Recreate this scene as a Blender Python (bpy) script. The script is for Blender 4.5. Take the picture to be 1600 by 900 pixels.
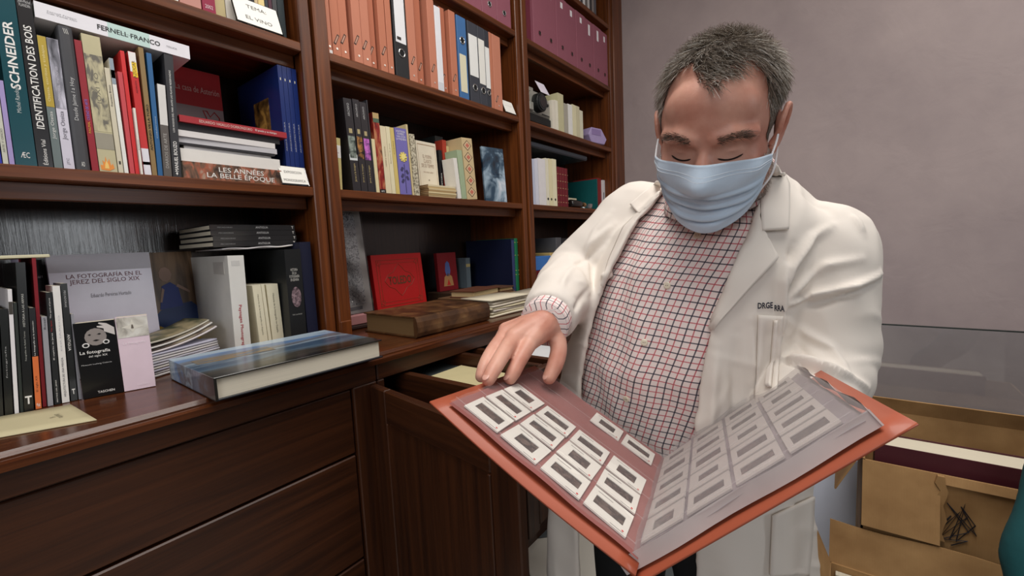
import bpy, bmesh, math, random
import numpy as np
from mathutils import Vector, Matrix
from mathutils.bvhtree import BVHTree

for o in list(bpy.data.objects): bpy.data.objects.remove(o)
SC = bpy.context.scene
COL = SC.collection
rnd = random.Random(7)
# ------------------------------------------------------------------ camera
# world: X runs along the bookcase towards the end wall, Y into the bookcase, Z up
FPX = 691.0
ZC = 1.276
def _n(v): v = np.array(v, float); return v/np.linalg.norm(v)
_ax = _n([525, -93, FPX]); _az = -_n([319, 6930, FPX]); _az = _n(_az-_ax*_az.dot(_ax)); _ay = np.cross(_az, _ax)
RW = np.stack([_ax, _ay, _az])
CO = np.array([0, 0, ZC])
cam_d = bpy.data.cameras.new('camera'); cam = bpy.data.objects.new('camera', cam_d); COL.objects.link(cam)
cam_d.sensor_width = 36.0; cam_d.lens = FPX/1600*36.0; cam_d.clip_start = 0.02
_m = np.eye(4); _m[:3, 0] = RW[:, 0]; _m[:3, 1] = -RW[:, 1]; _m[:3, 2] = -RW[:, 2]; _m[:3, 3] = CO
cam.matrix_world = Matrix(_m.tolist())
SC.camera = cam
def ray(px, py): return RW @ np.array([(px-800)/FPX, (py-450)/FPX, 1.0])
def onY(px, py, Y): r = ray(px, py); return CO+r*(Y/r[1])
def onZ(px, py, Z): r = ray(px, py); return CO+r*((Z-ZC)/r[2])
def onX(px, py, X): r = ray(px, py); return CO+r*(X/r[0])
def atD(px, py, D): return CO+ray(px, py)*D
# ------------------------------------------------------------------ light and exposure
SC.view_settings.view_transform = 'Standard'; SC.view_settings.look = 'None'
SC.view_settings.gamma = 1.0; SC.view_settings.use_curve_mapping = False
SC.view_settings.exposure = 0.0
w = bpy.data.worlds.new('world'); SC.world = w; w.use_nodes = True
bg = w.node_tree.nodes['Background']; bg.inputs[0].default_value = (0.86, 0.90, 1.0, 1); bg.inputs[1].default_value = 0.06
def area(name, loc, target, size, power, col=(1, 1, 1), sy=None):
    d = bpy.data.lights.new(name, 'AREA'); d.energy = power; d.color = col; d.size = size
    if sy: d.shape = 'RECTANGLE'; d.size_y = sy
    o = bpy.data.objects.new(name, d); COL.objects.link(o); o.location = loc
    o.rotation_euler = (Vector(target)-Vector(loc)).to_track_quat('-Z', 'Y').to_euler()
    return o
area('ceiling_and_fill_light', (0.35, 0.05, 3.25), (0.35, 0.10, 0.0), 2.0, 52, (1.0, 0.96, 0.91), 1.2)
area('ceiling_and_fill_light', (2.2, -1.1, 3.25), (2.2, -1.05, 0.0), 1.2, 17, (1.0, 0.96, 0.91), 0.6)  # added lamp, no known fitting: brightens the end wall, glass and boxes
area('window_and_fill_light', (1.0, -3.2, 1.62), (0.9, 1.2, 1.3), .70, 13, (0.92, 0.96, 1.0), .75)
area('window_and_fill_light', (-2.6, -0.75, 2.35), (1.0, 0.0, 1.25), 1.3, 29, (0.97, 0.98, 1.0), 1.3)  # added front fill for the man and wall, no known window here

# ------------------------------------------------------------------ material helpers
def lin(c):
    return tuple(((v/255)/12.92 if v/255 <= .04045 else (((v/255)+.055)/1.055)**2.4) for v in c[:3])+(1,)
_mats = {}
def newmat(name):
    m = bpy.data.materials.new(name); m.use_nodes = True
    nt = m.node_tree; return m, nt, nt.nodes['Principled BSDF']
def N(nt, t, **kw):
    n = nt.nodes.new(t)
    for k, v in kw.items():
        if k.startswith('i_'):
            key = k[2:]; key = int(key) if key.isdigit() else key
            n.inputs[key].default_value = v
        else: setattr(n, k, v)
    return n
def L(nt, a, ao, b, bi): nt.links.new(a.outputs[ao], b.inputs[bi])
def paint(col, rough=.5, var=.06, scale=40, bump=.0, spec=.4, coat=0.0, metal=0.0):
    key = (tuple(col), rough, var, scale, bump, spec, coat, metal)
    if key in _mats: return _mats[key]
    m, nt, b = newmat('paint_%d_%d_%d' % tuple(int(v) for v in col[:3]))
    c = lin(col)
    tc = N(nt, 'ShaderNodeTexCoord'); nz = N(nt, 'ShaderNodeTexNoise'); nz.inputs['Scale'].default_value = scale; nz.inputs['Detail'].default_value = 3
    L(nt, tc, 'Object', nz, 'Vector')
    mx = N(nt, 'ShaderNodeMix', data_type='RGBA'); mx.inputs[6].default_value = tuple(v*(1-var) for v in c[:3])+(1,); mx.inputs[7].default_value = tuple(min(1, v*(1+var)) for v in c[:3])+(1,)
    L(nt, nz, 'Fac', mx, 0); L(nt, mx, 2, b, 'Base Color')
    b.inputs['Roughness'].default_value = rough; b.inputs['Specular IOR Level'].default_value = spec; b.inputs['Metallic'].default_value = metal
    if coat: b.inputs['Coat Weight'].default_value = coat; b.inputs['Coat Roughness'].default_value = .12
    if bump:
        bp = N(nt, 'ShaderNodeBump'); bp.inputs['Strength'].default_value = bump; bp.inputs['Distance'].default_value = .002
        L(nt, nz, 'Fac', bp, 'Height'); L(nt, bp, 'Normal', b, 'Normal')
    _mats[key] = m; return m
def wood(axis, c0=(70, 33, 13), c1=(138, 75, 34), rough=.34, scale=1.0):
    key = ('wood', axis, c0, c1, rough)
    if key in _mats: return _mats[key]
    m, nt, b = newmat('oak_grain_'+axis)
    tc = N(nt, 'ShaderNodeTexCoord'); mp = N(nt, 'ShaderNodeMapping')
    s = {'x': (1.2, 38, 38), 'z': (38, 38, 1.2), 'y': (38, 1.2, 38)}[axis]
    mp.inputs['Scale'].default_value = s; L(nt, tc, 'Object', mp, 'Vector')
    nz = N(nt, 'ShaderNodeTexNoise'); nz.inputs['Scale'].default_value = 1.6*scale; nz.inputs['Detail'].default_value = 7; nz.inputs['Roughness'].default_value = .62; nz.inputs['Distortion'].default_value = .35
    L(nt, mp, 'Vector', nz, 'Vector')
    cr = N(nt, 'ShaderNodeValToRGB'); cr.color_ramp.elements[0].position = .3; cr.color_ramp.elements[0].color = lin(c0); cr.color_ramp.elements[1].position = .72; cr.color_ramp.elements[1].color = lin(c1)
    L(nt, nz, 'Fac', cr, 'Fac')
    n2 = N(nt, 'ShaderNodeTexNoise'); n2.inputs['Scale'].default_value = 3; L(nt, tc, 'Object', n2, 'Vector')
    mx = N(nt, 'ShaderNodeMix', data_type='RGBA', blend_type='MULTIPLY'); mx.inputs[0].default_value = .35
    L(nt, cr, 'Color', mx, 6); L(nt, n2, 'Fac', mx, 7); L(nt, mx, 2, b, 'Base Color')
    b.inputs['Roughness'].default_value = rough; b.inputs['Specular IOR Level'].default_value = .45
    bp = N(nt, 'ShaderNodeBump'); bp.inputs['Strength'].default_value = .25; bp.inputs['Distance'].default_value = .0012
    L(nt, nz, 'Fac', bp, 'Height'); L(nt, bp, 'Normal', b, 'Normal')
    _mats[key] = m; return m
def ramp_mat(name, stops, scale=(6, 6, 6), detail=6, rough=.45, nscale=1.0, distortion=.6, coat=0.0, gradient=None):
    """a printed picture: colour ramp over stretched noise (optionally over noise + a straight gradient on one axis)"""
    m, nt, b = newmat(name)
    tc = N(nt, 'ShaderNodeTexCoord'); mp = N(nt, 'ShaderNodeMapping'); mp.inputs['Scale'].default_value = scale
    L(nt, tc, 'Object', mp, 'Vector')
    nz = N(nt, 'ShaderNodeTexNoise'); nz.inputs['Scale'].default_value = nscale; nz.inputs['Detail'].default_value = detail; nz.inputs['Distortion'].default_value = distortion
    L(nt, mp, 'Vector', nz, 'Vector')
    cr = N(nt, 'ShaderNodeValToRGB'); e = cr.color_ramp.elements
    while len(e) < len(stops): e.new(.5)
    for el, (p, c) in zip(e, stops): el.position = p; el.color = lin(c)
    if gradient:
        axis, lo, hi, amt = gradient
        sp = N(nt, 'ShaderNodeSeparateXYZ'); L(nt, tc, 'Object', sp, 0)
        mr = N(nt, 'ShaderNodeMapRange'); mr.inputs[1].default_value = lo; mr.inputs[2].default_value = hi
        L(nt, sp, 'XYZ'.index(axis), mr, 0)
        sb = N(nt, 'ShaderNodeMath', operation='SUBTRACT'); sb.inputs[1].default_value = .5; L(nt, nz, 'Fac', sb, 0)
        ma = N(nt, 'ShaderNodeMath', operation='MULTIPLY_ADD'); ma.inputs[1].default_value = amt; L(nt, sb, 0, ma, 0); L(nt, mr, 0, ma, 2)
        L(nt, ma, 0, cr, 'Fac')
    else: L(nt, nz, 'Fac', cr, 'Fac')
    L(nt, cr, 'Color', b, 'Base Color'); b.inputs['Roughness'].default_value = rough
    if coat: b.inputs['Coat Weight'].default_value = coat; b.inputs['Coat Roughness'].default_value = .15
    return m
def pages_mat(axis='x', col=(226, 218, 196)):
    key = ('pages', axis, col)
    if key in _mats: return _mats[key]
    m, nt, b = newmat('page_edges_'+axis)
    tc = N(nt, 'ShaderNodeTexCoord'); mp = N(nt, 'ShaderNodeMapping')
    mp.inputs['Scale'].default_value = {'x': (900, 4, 4), 'y': (4, 900, 4), 'z': (4, 4, 900)}[axis]; L(nt, tc, 'Object', mp, 'Vector')
    nz = N(nt, 'ShaderNodeTexNoise'); nz.inputs['Scale'].default_value = 1.0; nz.inputs['Detail'].default_value = 2; L(nt, mp, 'Vector', nz, 'Vector')
    c = lin(col); mx = N(nt, 'ShaderNodeMix', data_type='RGBA'); mx.inputs[6].default_value = tuple(v*.72 for v in c[:3])+(1,); mx.inputs[7].default_value = c
    L(nt, nz, 'Fac', mx, 0); L(nt, mx, 2, b, 'Base Color'); b.inputs['Roughness'].default_value = .8
    _mats[key] = m; return m
def glass_mat(name, col=(1, 1, 1, 1), rough=.02, alpha_mix=.12):
    m, nt, b = newmat(name)
    out = nt.nodes['Material Output']; nt.nodes.remove(b)
    t = N(nt, 'ShaderNodeBsdfTransparent'); t.inputs[0].default_value = col
    g = N(nt, 'ShaderNodeBsdfGlossy'); g.inputs['Roughness'].default_value = rough
    fr = N(nt, 'ShaderNodeFresnel'); fr.inputs[0].default_value = 1.5
    ad = N(nt, 'ShaderNodeMath', operation='ADD'); ad.inputs[1].default_value = alpha_mix; ad.use_clamp = True; L(nt, fr, 0, ad, 0)
    mx = N(nt, 'ShaderNodeMixShader'); L(nt, ad, 0, mx, 0); L(nt, t, 0, mx, 1); L(nt, g, 0, mx, 2); L(nt, mx, 0, out, 0)
    return m

def film(name, haze, col=(210, 204, 204)):
    """clear pocket plastic with a milky share"""
    m, nt, b = newmat(name); out = nt.nodes['Material Output']
    b.inputs['Base Color'].default_value = lin(col); b.inputs['Roughness'].default_value = .22; b.inputs['Specular IOR Level'].default_value = .5
    t = N(nt, 'ShaderNodeBsdfTransparent'); mx = N(nt, 'ShaderNodeMixShader'); mx.inputs[0].default_value = haze
    L(nt, t, 0, mx, 1); L(nt, b, 0, mx, 2); L(nt, mx, 0, out, 0); return m
# ------------------------------------------------------------------ mesh helpers
def mesh(name, v, f, smooth=False):
    me = bpy.data.meshes.new(name); me.from_pydata([tuple(map(float, p)) for p in v], [], f); me.update()
    if smooth: me.polygons.foreach_set('use_smooth', [True]*len(me.polygons))
    return me
def link(name, me, mat=None, parent=None, M=None):
    o = bpy.data.objects.new(name, me); COL.objects.link(o)
    if mat is not None and me is not None:
        me.materials.clear()
        for mm in (mat if isinstance(mat, (list, tuple)) else [mat]): me.materials.append(mm)
    if parent is not None: o.parent = parent
    if M is not None: o.matrix_basis = M
    return o
def tag(o, label=None, cat=None, group=None, kind=None):
    if label: o['label'] = label
    if cat: o['category'] = cat
    if group: o['group'] = group
    if kind: o['kind'] = kind
    return o
def empty(name, loc=(0, 0, 0), rz=0, M=None):
    o = bpy.data.objects.new(name, None); COL.objects.link(o); o.empty_display_size = .05
    if M is not None: o.matrix_basis = M
    else: o.location = loc; o.rotation_euler = (0, 0, rz)
    return o
class MB:
    def __init__(s): s.v = []; s.f = []
    def add(s, v, f):
        b = len(s.v); s.v += [tuple(map(float, p)) for p in v]; s.f += [tuple(i+b for i in q) for q in f]; return s
    def box(s, x0, x1, y0, y1, z0, z1, M=None):
        v = [(x0, y0, z0), (x1, y0, z0), (x1, y1, z0), (x0, y1, z0), (x0, y0, z1), (x1, y0, z1), (x1, y1, z1), (x0, y1, z1)]
        if M is not None: v = [tuple(M @ Vector(p)) for p in v]
        return s.add(v, [(0, 3, 2, 1), (4, 5, 6, 7), (0, 1, 5, 4), (1, 2, 6, 5), (2, 3, 7, 6), (3, 0, 4, 7)])
    def prism(s, poly, h0, h1, fn):
        """polygon [(a,b)] extruded from h0 to h1; fn(a,b,h) -> point"""
        n = len(poly); v = [fn(a, b, h0) for a, b in poly]+[fn(a, b, h1) for a, b in poly]
        return s.add(v, [tuple(range(n))[::-1], tuple(range(n, 2*n))]+[(i, (i+1) % n, n+(i+1) % n, n+i) for i in range(n)])
    def tube(s, pts, r, seg=8, cap=True):
        pts = [np.array(p, float) for p in pts]; n = len(pts)
        rr = r if hasattr(r, '__len__') else [r]*n
        v = []; up = None
        for i in range(n):
            t = _n(pts[min(i+1, n-1)]-pts[max(i-1, 0)])
            if up is None: up = np.array([0, 0, 1.]) if abs(t[2]) < .9 else np.array([1., 0, 0])
            a = _n(np.cross(t, up)); b = np.cross(a, t); up = b
            for k in range(seg):
                th = 2*math.pi*k/seg; v.append(pts[i]+rr[i]*(a*math.cos(th)+b*math.sin(th)))
        f = [(i*seg+k, i*seg+(k+1) % seg, (i+1)*seg+(k+1) % seg, (i+1)*seg+k) for i in range(n-1) for k in range(seg)]
        if cap: f += [tuple(range(seg))[::-1], tuple((n-1)*seg+k for k in range(seg))]
        return s.add(v, f)
    def grid(s, P, flip=False):
        n, m = len(P), len(P[0]); v = [p for r in P for p in r]
        f = [(i*m+j, i*m+j+1, (i+1)*m+j+1, (i+1)*m+j) for i in range(n-1) for j in range(m-1)]
        if flip: f = [q[::-1] for q in f]
        return s.add(v, f)
    def build(s, name, mat=None, parent=None, M=None, bevel=0, smooth=False, seg=1):
        me = mesh(name, s.v, s.f, smooth)
        if bevel:
            bm = bmesh.new(); bm.from_mesh(me)
            bmesh.ops.remove_doubles(bm, verts=bm.verts, dist=1e-6)
            ed = [e for e in bm.edges if len(e.link_faces) == 2 and e.calc_face_angle(0) > .5]
            bmesh.ops.bevel(bm, geom=ed, offset=bevel, segments=seg, affect='EDGES', clamp_overlap=True)
            bm.to_mesh(me); bm.free()
        return link(name, me, mat, parent, M)
def sheet(name, P, thick, mat, parent=None, M=None, smooth=True):
    """closed thin solid from a grid of points"""
    P = np.array(P, float); n, m = P.shape[:2]
    du = np.gradient(P, axis=1); dv = np.gradient(P, axis=0); nn = np.cross(du, dv); nn /= (np.linalg.norm(nn, axis=2, keepdims=True)+1e-12)
    Q = P-nn*thick
    v = np.concatenate([P.reshape(-1, 3), Q.reshape(-1, 3)]); o = n*m
    f = []
    for i in range(n-1):
        for j in range(m-1):
            a, b, c, d = i*m+j, i*m+j+1, (i+1)*m+j+1, (i+1)*m+j
            f += [(a, b, c, d), (o+d, o+c, o+b, o+a)]
    for j in range(m-1):
        f += [(j+1, j, o+j, o+j+1), ((n-1)*m+j, (n-1)*m+j+1, o+(n-1)*m+j+1, o+(n-1)*m+j)]
    for i in range(n-1):
        f += [(i*m, (i+1)*m, o+(i+1)*m, o+i*m), ((i+1)*m+m-1, i*m+m-1, o+i*m+m-1, o+(i+1)*m+m-1)]
    return link(name, mesh(name, v, f, smooth), mat, parent, M)
def frame(o, u, v):
    """matrix with X=u, Y=v, Z=u x v at o"""
    u = Vector(u).normalized(); n = u.cross(Vector(v)).normalized(); v = n.cross(u)
    M = Matrix.Identity(4)
    for i in range(3): M[i][0] = u[i]; M[i][1] = v[i]; M[i][2] = n[i]; M[i][3] = o[i]
    return M
# printed lettering: built as flat mesh characters
def text(parent, s, M, width, height, mat, name='lettering', bold=0.0, shear=0.0):
    """lettering centred on matrix M (X = reading direction, Y = up), fitted into width x height"""
    cu = bpy.data.curves.new(name, 'FONT'); cu.body = s; cu.align_x = 'CENTER'; cu.align_y = 'CENTER'; cu.resolution_u = 2
    cu.offset = bold; cu.shear = shear; cu.space_line = .9
    o = bpy.data.objects.new(name, cu); COL.objects.link(o)
    dg = bpy.context.evaluated_depsgraph_get(); me = bpy.data.meshes.new_from_object(o.evaluated_get(dg))
    bpy.data.objects.remove(o); bpy.data.curves.remove(cu)
    n = len(me.vertices)
    if n:
        c = np.empty(n*3); me.vertices.foreach_get('co', c); c = c.reshape(-1, 3)
        lo, hi = c.min(0), c.max(0); ce = (lo+hi)/2; sz = np.maximum(hi-lo, 1e-6)
        c = (c-ce)*np.array([width/sz[0], height/sz[1], 1]); me.vertices.foreach_set('co', c.ravel()); me.update()
    ob = link(name, me, mat, None, None)
    ob.parent = parent; ob.matrix_basis = M
    return ob
# ------------------------------------------------------------------ the room
WX, WY, WZ = wood('x'), wood('y'), wood('z')
XW = 3.06          # end wall
def plaster():
    m, nt, b = newmat('mauve_plaster')
    tc = N(nt, 'ShaderNodeTexCoord')
    n1 = N(nt, 'ShaderNodeTexNoise'); n1.inputs['Scale'].default_value = 2.2; n1.inputs['Detail'].default_value = 8; n1.inputs['Roughness'].default_value = .6
    n2 = N(nt, 'ShaderNodeTexNoise'); n2.inputs['Scale'].default_value = 5; n2.inputs['Detail'].default_value = 7; n2.inputs['Distortion'].default_value = .5
    L(nt, tc, 'Object', n1, 'Vector'); L(nt, tc, 'Object', n2, 'Vector')
    cr = N(nt, 'ShaderNodeValToRGB'); cr.color_ramp.elements[0].position = .3; cr.color_ramp.elements[0].color = lin((166, 151, 150)); cr.color_ramp.elements[1].position = .7; cr.color_ramp.elements[1].color = lin((184, 168, 165))
    L(nt, n1, 'Fac', cr, 'Fac'); L(nt, cr, 'Color', b, 'Base Color'); b.inputs['Roughness'].default_value = .75; b.inputs['Specular IOR Level'].default_value = .25
    bp = N(nt, 'ShaderNodeBump'); bp.inputs['Strength'].default_value = .6; bp.inputs['Distance'].default_value = .010; L(nt, n2, 'Fac', bp, 'Height'); L(nt, bp, 'Normal', b, 'Normal')
    return m
PL = plaster()
tag(MB().box(XW, XW+.15, -4.5, 1.85, 0, 3.4).build('wall_end', PL), kind='structure')
tag(MB().box(-3.5, XW, 1.70, 1.85, 0, 3.4).build('wall_back', PL), kind='structure')
tag(MB().box(-3.5, XW+.15, -4.5, 1.85, 3.4, 3.5).build('ceiling', paint((225, 220, 212), .8)), kind='structure')
fl = tag(MB().box(-3.5, XW+.15, -4.5, 1.85, -.06, -.004).build('floor', paint((120, 115, 108), .7)), kind='structure')
tiles = [paint((214, 209, 198), .3, .05, 6), paint((92, 98, 100), .3, .1, 6)]
TS = .33; th = math.radians(45); base = {}
for k in (0, 1):
    base[k] = mesh('tile', *(lambda b: (b.v, b.f))(MB().box(-TS/2+.0015, TS/2-.0015, -TS/2+.0015, TS/2-.0015, -.004, 0))); base[k].materials.append(tiles[k])
for i in range(-9, 10):
    for j in range(-9, 10):
        x = 1.42+(i*math.cos(th)-j*math.sin(th))*TS; y = .86+(i*math.sin(th)+j*math.cos(th))*TS
        if -.2 < x < 2.9 and -1.0 < y < 1.6:
            o = bpy.data.objects.new('tile', base[(i+j) % 2]); COL.objects.link(o); o.parent = fl; o.location = (x, y, 0); o.rotation_euler = (0, 0, th)

# ------------------------------------------------------------------ bookcase, upper part
ZS = [1.472, 1.886, 2.281, 2.672]      # shelf tops
YF, YB = 1.28, 1.64                   # front and back of the shelves
ZT = 3.06
BAY = [(-.29, .722), (.806, 1.797), (1.877, 2.852)]
bc = empty('bookcase', (0, YF, 1.0)); tag(bc, 'tall dark oak bookcase with three bays of open shelves along the wall', 'bookcase')
bc.location = (0, 0, 0)
def bbox(name, x0, x1, y0, y1, z0, z1, mat, parent, bevel=.0015): return MB().box(x0, x1, y0, y1, z0, z1).build(name, mat, parent, bevel=bevel)
panel_m = wood('z', (26, 17, 13), (58, 38, 28), .30, 2.2)
_pb = panel_m.node_tree.nodes['Principled BSDF']; _pb.inputs['Coat Weight'].default_value = .8; _pb.inputs['Coat Roughness'].default_value = .13
_bp = [n_ for n_ in panel_m.node_tree.nodes if n_.type == 'BUMP'][0]; _bp.inputs['Strength'].default_value = .35; L(panel_m.node_tree, _bp, 'Normal', _pb, 'Coat Normal')
for (x0, x1) in BAY:
    MB().box(x0-.02, x1+.02, YB, YB+.02, 1.0, ZT).build('back_panel', panel_m, bc)
    for z in ZS:
        bbox('shelf', x0-.002, x1+.002, YF, YB, z-.027, z, WX, bc, .003)
        bbox('shelf_rail', x0, x1, YF+.045, YF+.065, z-.062, z-.027, WX, bc)
def pilaster(xa, xb, lower_block=True):
    w_ = xb-xa
    bbox('upright', xa+.006, xb-.006, YF+.012, YB, 1.0, ZT, WZ, bc)
    st = MB().box(xa, xa+.40*w_, YF-.004, YF+.014, 1.0, ZT).build('stile', WZ, bc, bevel=.003)
    st = MB().box(xa+.48*w_, xb, YF-.014, YF+.014, 1.0, ZT).build('stile', WZ, bc, bevel=.004)
    if lower_block: MB().box(xa+.50*w_, xb-.004, YF-.019, YF-.010, 1.0, 1.058).build('plinth_block', WZ, bc, bevel=.003)
pilaster(.722, .806); pilaster(1.797, 1.877); pilaster(-.374, -.29)
bbox('upright', 2.852, 2.90, YF+.012, YB, 1.0, ZT, WZ, bc)
MB().box(2.852, 2.888, YF-.004, YF+.014, 1.0, ZT).build('stile', WZ, bc, bevel=.003)
MB().box(2.890, 2.912, YF-.016, YF+.014, 1.0, ZT).build('stile', WZ, bc, bevel=.006)
MB().box(2.912, XW-.002, YF-.006, YF+.014, 1.0, ZT).build('end_stile', WZ, bc, bevel=.003)
bbox('cornice', -.374, XW-.002, YF-.03, YB, ZT, ZT+.06, WX, bc, .01)

# ------------------------------------------------------------------ worktop with moulded edge
wt_prof = [(.995, .972), (.995, .984), (1.002, .988), (1.002, .992), (1.008, 1.0), (YB+.02, 1.0), (YB+.02, .972)]
wt = MB().prism(wt_prof, -1.2, XW-.003, lambda a, b, h: (h, a, b)).build('worktop', wood('x', (62, 28, 13), (112, 62, 33), .2))
tag(wt, 'long polished brown oak worktop with a moulded front edge under the bookcase', 'worktop')
# ------------------------------------------------------------------ base cabinets (same oak as the shelves, their shade put into a darker colour)
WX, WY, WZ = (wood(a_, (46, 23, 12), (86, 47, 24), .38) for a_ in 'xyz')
YC = 1.012
def cabinet(label, x0, x1):
    c = empty('base_cabinet'); c.location = (0, 0, 0); tag(c, label, 'cabinet', None)
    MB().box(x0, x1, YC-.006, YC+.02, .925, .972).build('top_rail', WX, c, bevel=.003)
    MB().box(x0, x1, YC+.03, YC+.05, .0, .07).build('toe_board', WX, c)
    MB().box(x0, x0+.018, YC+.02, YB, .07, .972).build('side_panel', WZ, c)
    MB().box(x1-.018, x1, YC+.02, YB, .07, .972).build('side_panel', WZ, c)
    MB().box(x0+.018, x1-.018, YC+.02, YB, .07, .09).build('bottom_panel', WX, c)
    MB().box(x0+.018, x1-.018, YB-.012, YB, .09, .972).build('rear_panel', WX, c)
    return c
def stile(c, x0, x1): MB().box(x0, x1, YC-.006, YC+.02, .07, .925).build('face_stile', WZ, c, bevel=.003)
c1 = cabinet('dark oak base cabinet with wide drawers below the left bay of books', -.36, .70)
stile(c1, .628, .70); stile(c1, -.36, -.29)
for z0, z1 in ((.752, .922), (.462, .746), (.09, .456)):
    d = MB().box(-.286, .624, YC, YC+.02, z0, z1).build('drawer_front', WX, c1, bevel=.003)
def panel_door(c, M, w_, z0, z1):
    """frame-and-panel door, hinge at local x=0, thickness along +y"""
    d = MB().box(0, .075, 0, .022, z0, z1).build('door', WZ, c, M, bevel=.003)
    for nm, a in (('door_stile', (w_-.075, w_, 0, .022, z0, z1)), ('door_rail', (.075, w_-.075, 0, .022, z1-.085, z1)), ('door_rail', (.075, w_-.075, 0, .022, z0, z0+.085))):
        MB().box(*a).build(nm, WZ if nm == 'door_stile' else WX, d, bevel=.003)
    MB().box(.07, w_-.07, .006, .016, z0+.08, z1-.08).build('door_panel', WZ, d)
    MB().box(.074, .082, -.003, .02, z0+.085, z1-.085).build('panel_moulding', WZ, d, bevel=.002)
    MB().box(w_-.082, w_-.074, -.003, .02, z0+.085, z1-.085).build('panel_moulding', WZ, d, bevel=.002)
    return d
c2 = cabinet('dark oak base cabinet with an opened panelled door and pulled-out drawer behind the orange folder', .703, 1.79)
stile(c2, .703, .725); stile(c2, 1.36, 1.44); stile(c2, 1.76, 1.79)
Mdoor = Matrix.Translation((.672, YC-.012, 0)) @ Matrix.Rotation(math.radians(-97.5), 4, 'Z')
panel_door(c2, Mdoor, .54, .09, .921)
panel_door(c2, Matrix.Translation((1.445, YC-.004, 0)), .312, .09, .921)
c3 = cabinet('dark oak base cabinet at the end wall below the right bay', 1.793, XW-.004)
stile(c3, 1.793, 1.85); stile(c3, 2.99, XW-.004)
panel_door(c3, Matrix.Translation((1.853, YC-.004, 0)), .565, .09, .921)
panel_door(c3, Matrix.Translation((2.421, YC-.004, 0)), .565, .09, .921)
# the pulled-out drawer of the middle cabinet: open tray seen from above
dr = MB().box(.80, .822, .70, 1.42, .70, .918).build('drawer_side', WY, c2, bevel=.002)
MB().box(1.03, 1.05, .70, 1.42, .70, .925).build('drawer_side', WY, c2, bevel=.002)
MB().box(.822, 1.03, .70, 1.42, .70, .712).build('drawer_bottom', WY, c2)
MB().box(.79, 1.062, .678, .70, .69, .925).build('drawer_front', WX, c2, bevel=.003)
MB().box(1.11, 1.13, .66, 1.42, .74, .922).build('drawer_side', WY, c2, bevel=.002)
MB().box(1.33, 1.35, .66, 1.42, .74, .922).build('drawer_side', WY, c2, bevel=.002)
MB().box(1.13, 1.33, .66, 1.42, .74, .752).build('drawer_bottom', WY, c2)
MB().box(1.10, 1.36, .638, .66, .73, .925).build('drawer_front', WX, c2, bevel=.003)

ZS = [z_+.0008 for z_ in ZS]      # things stand a hair above the boards
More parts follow.
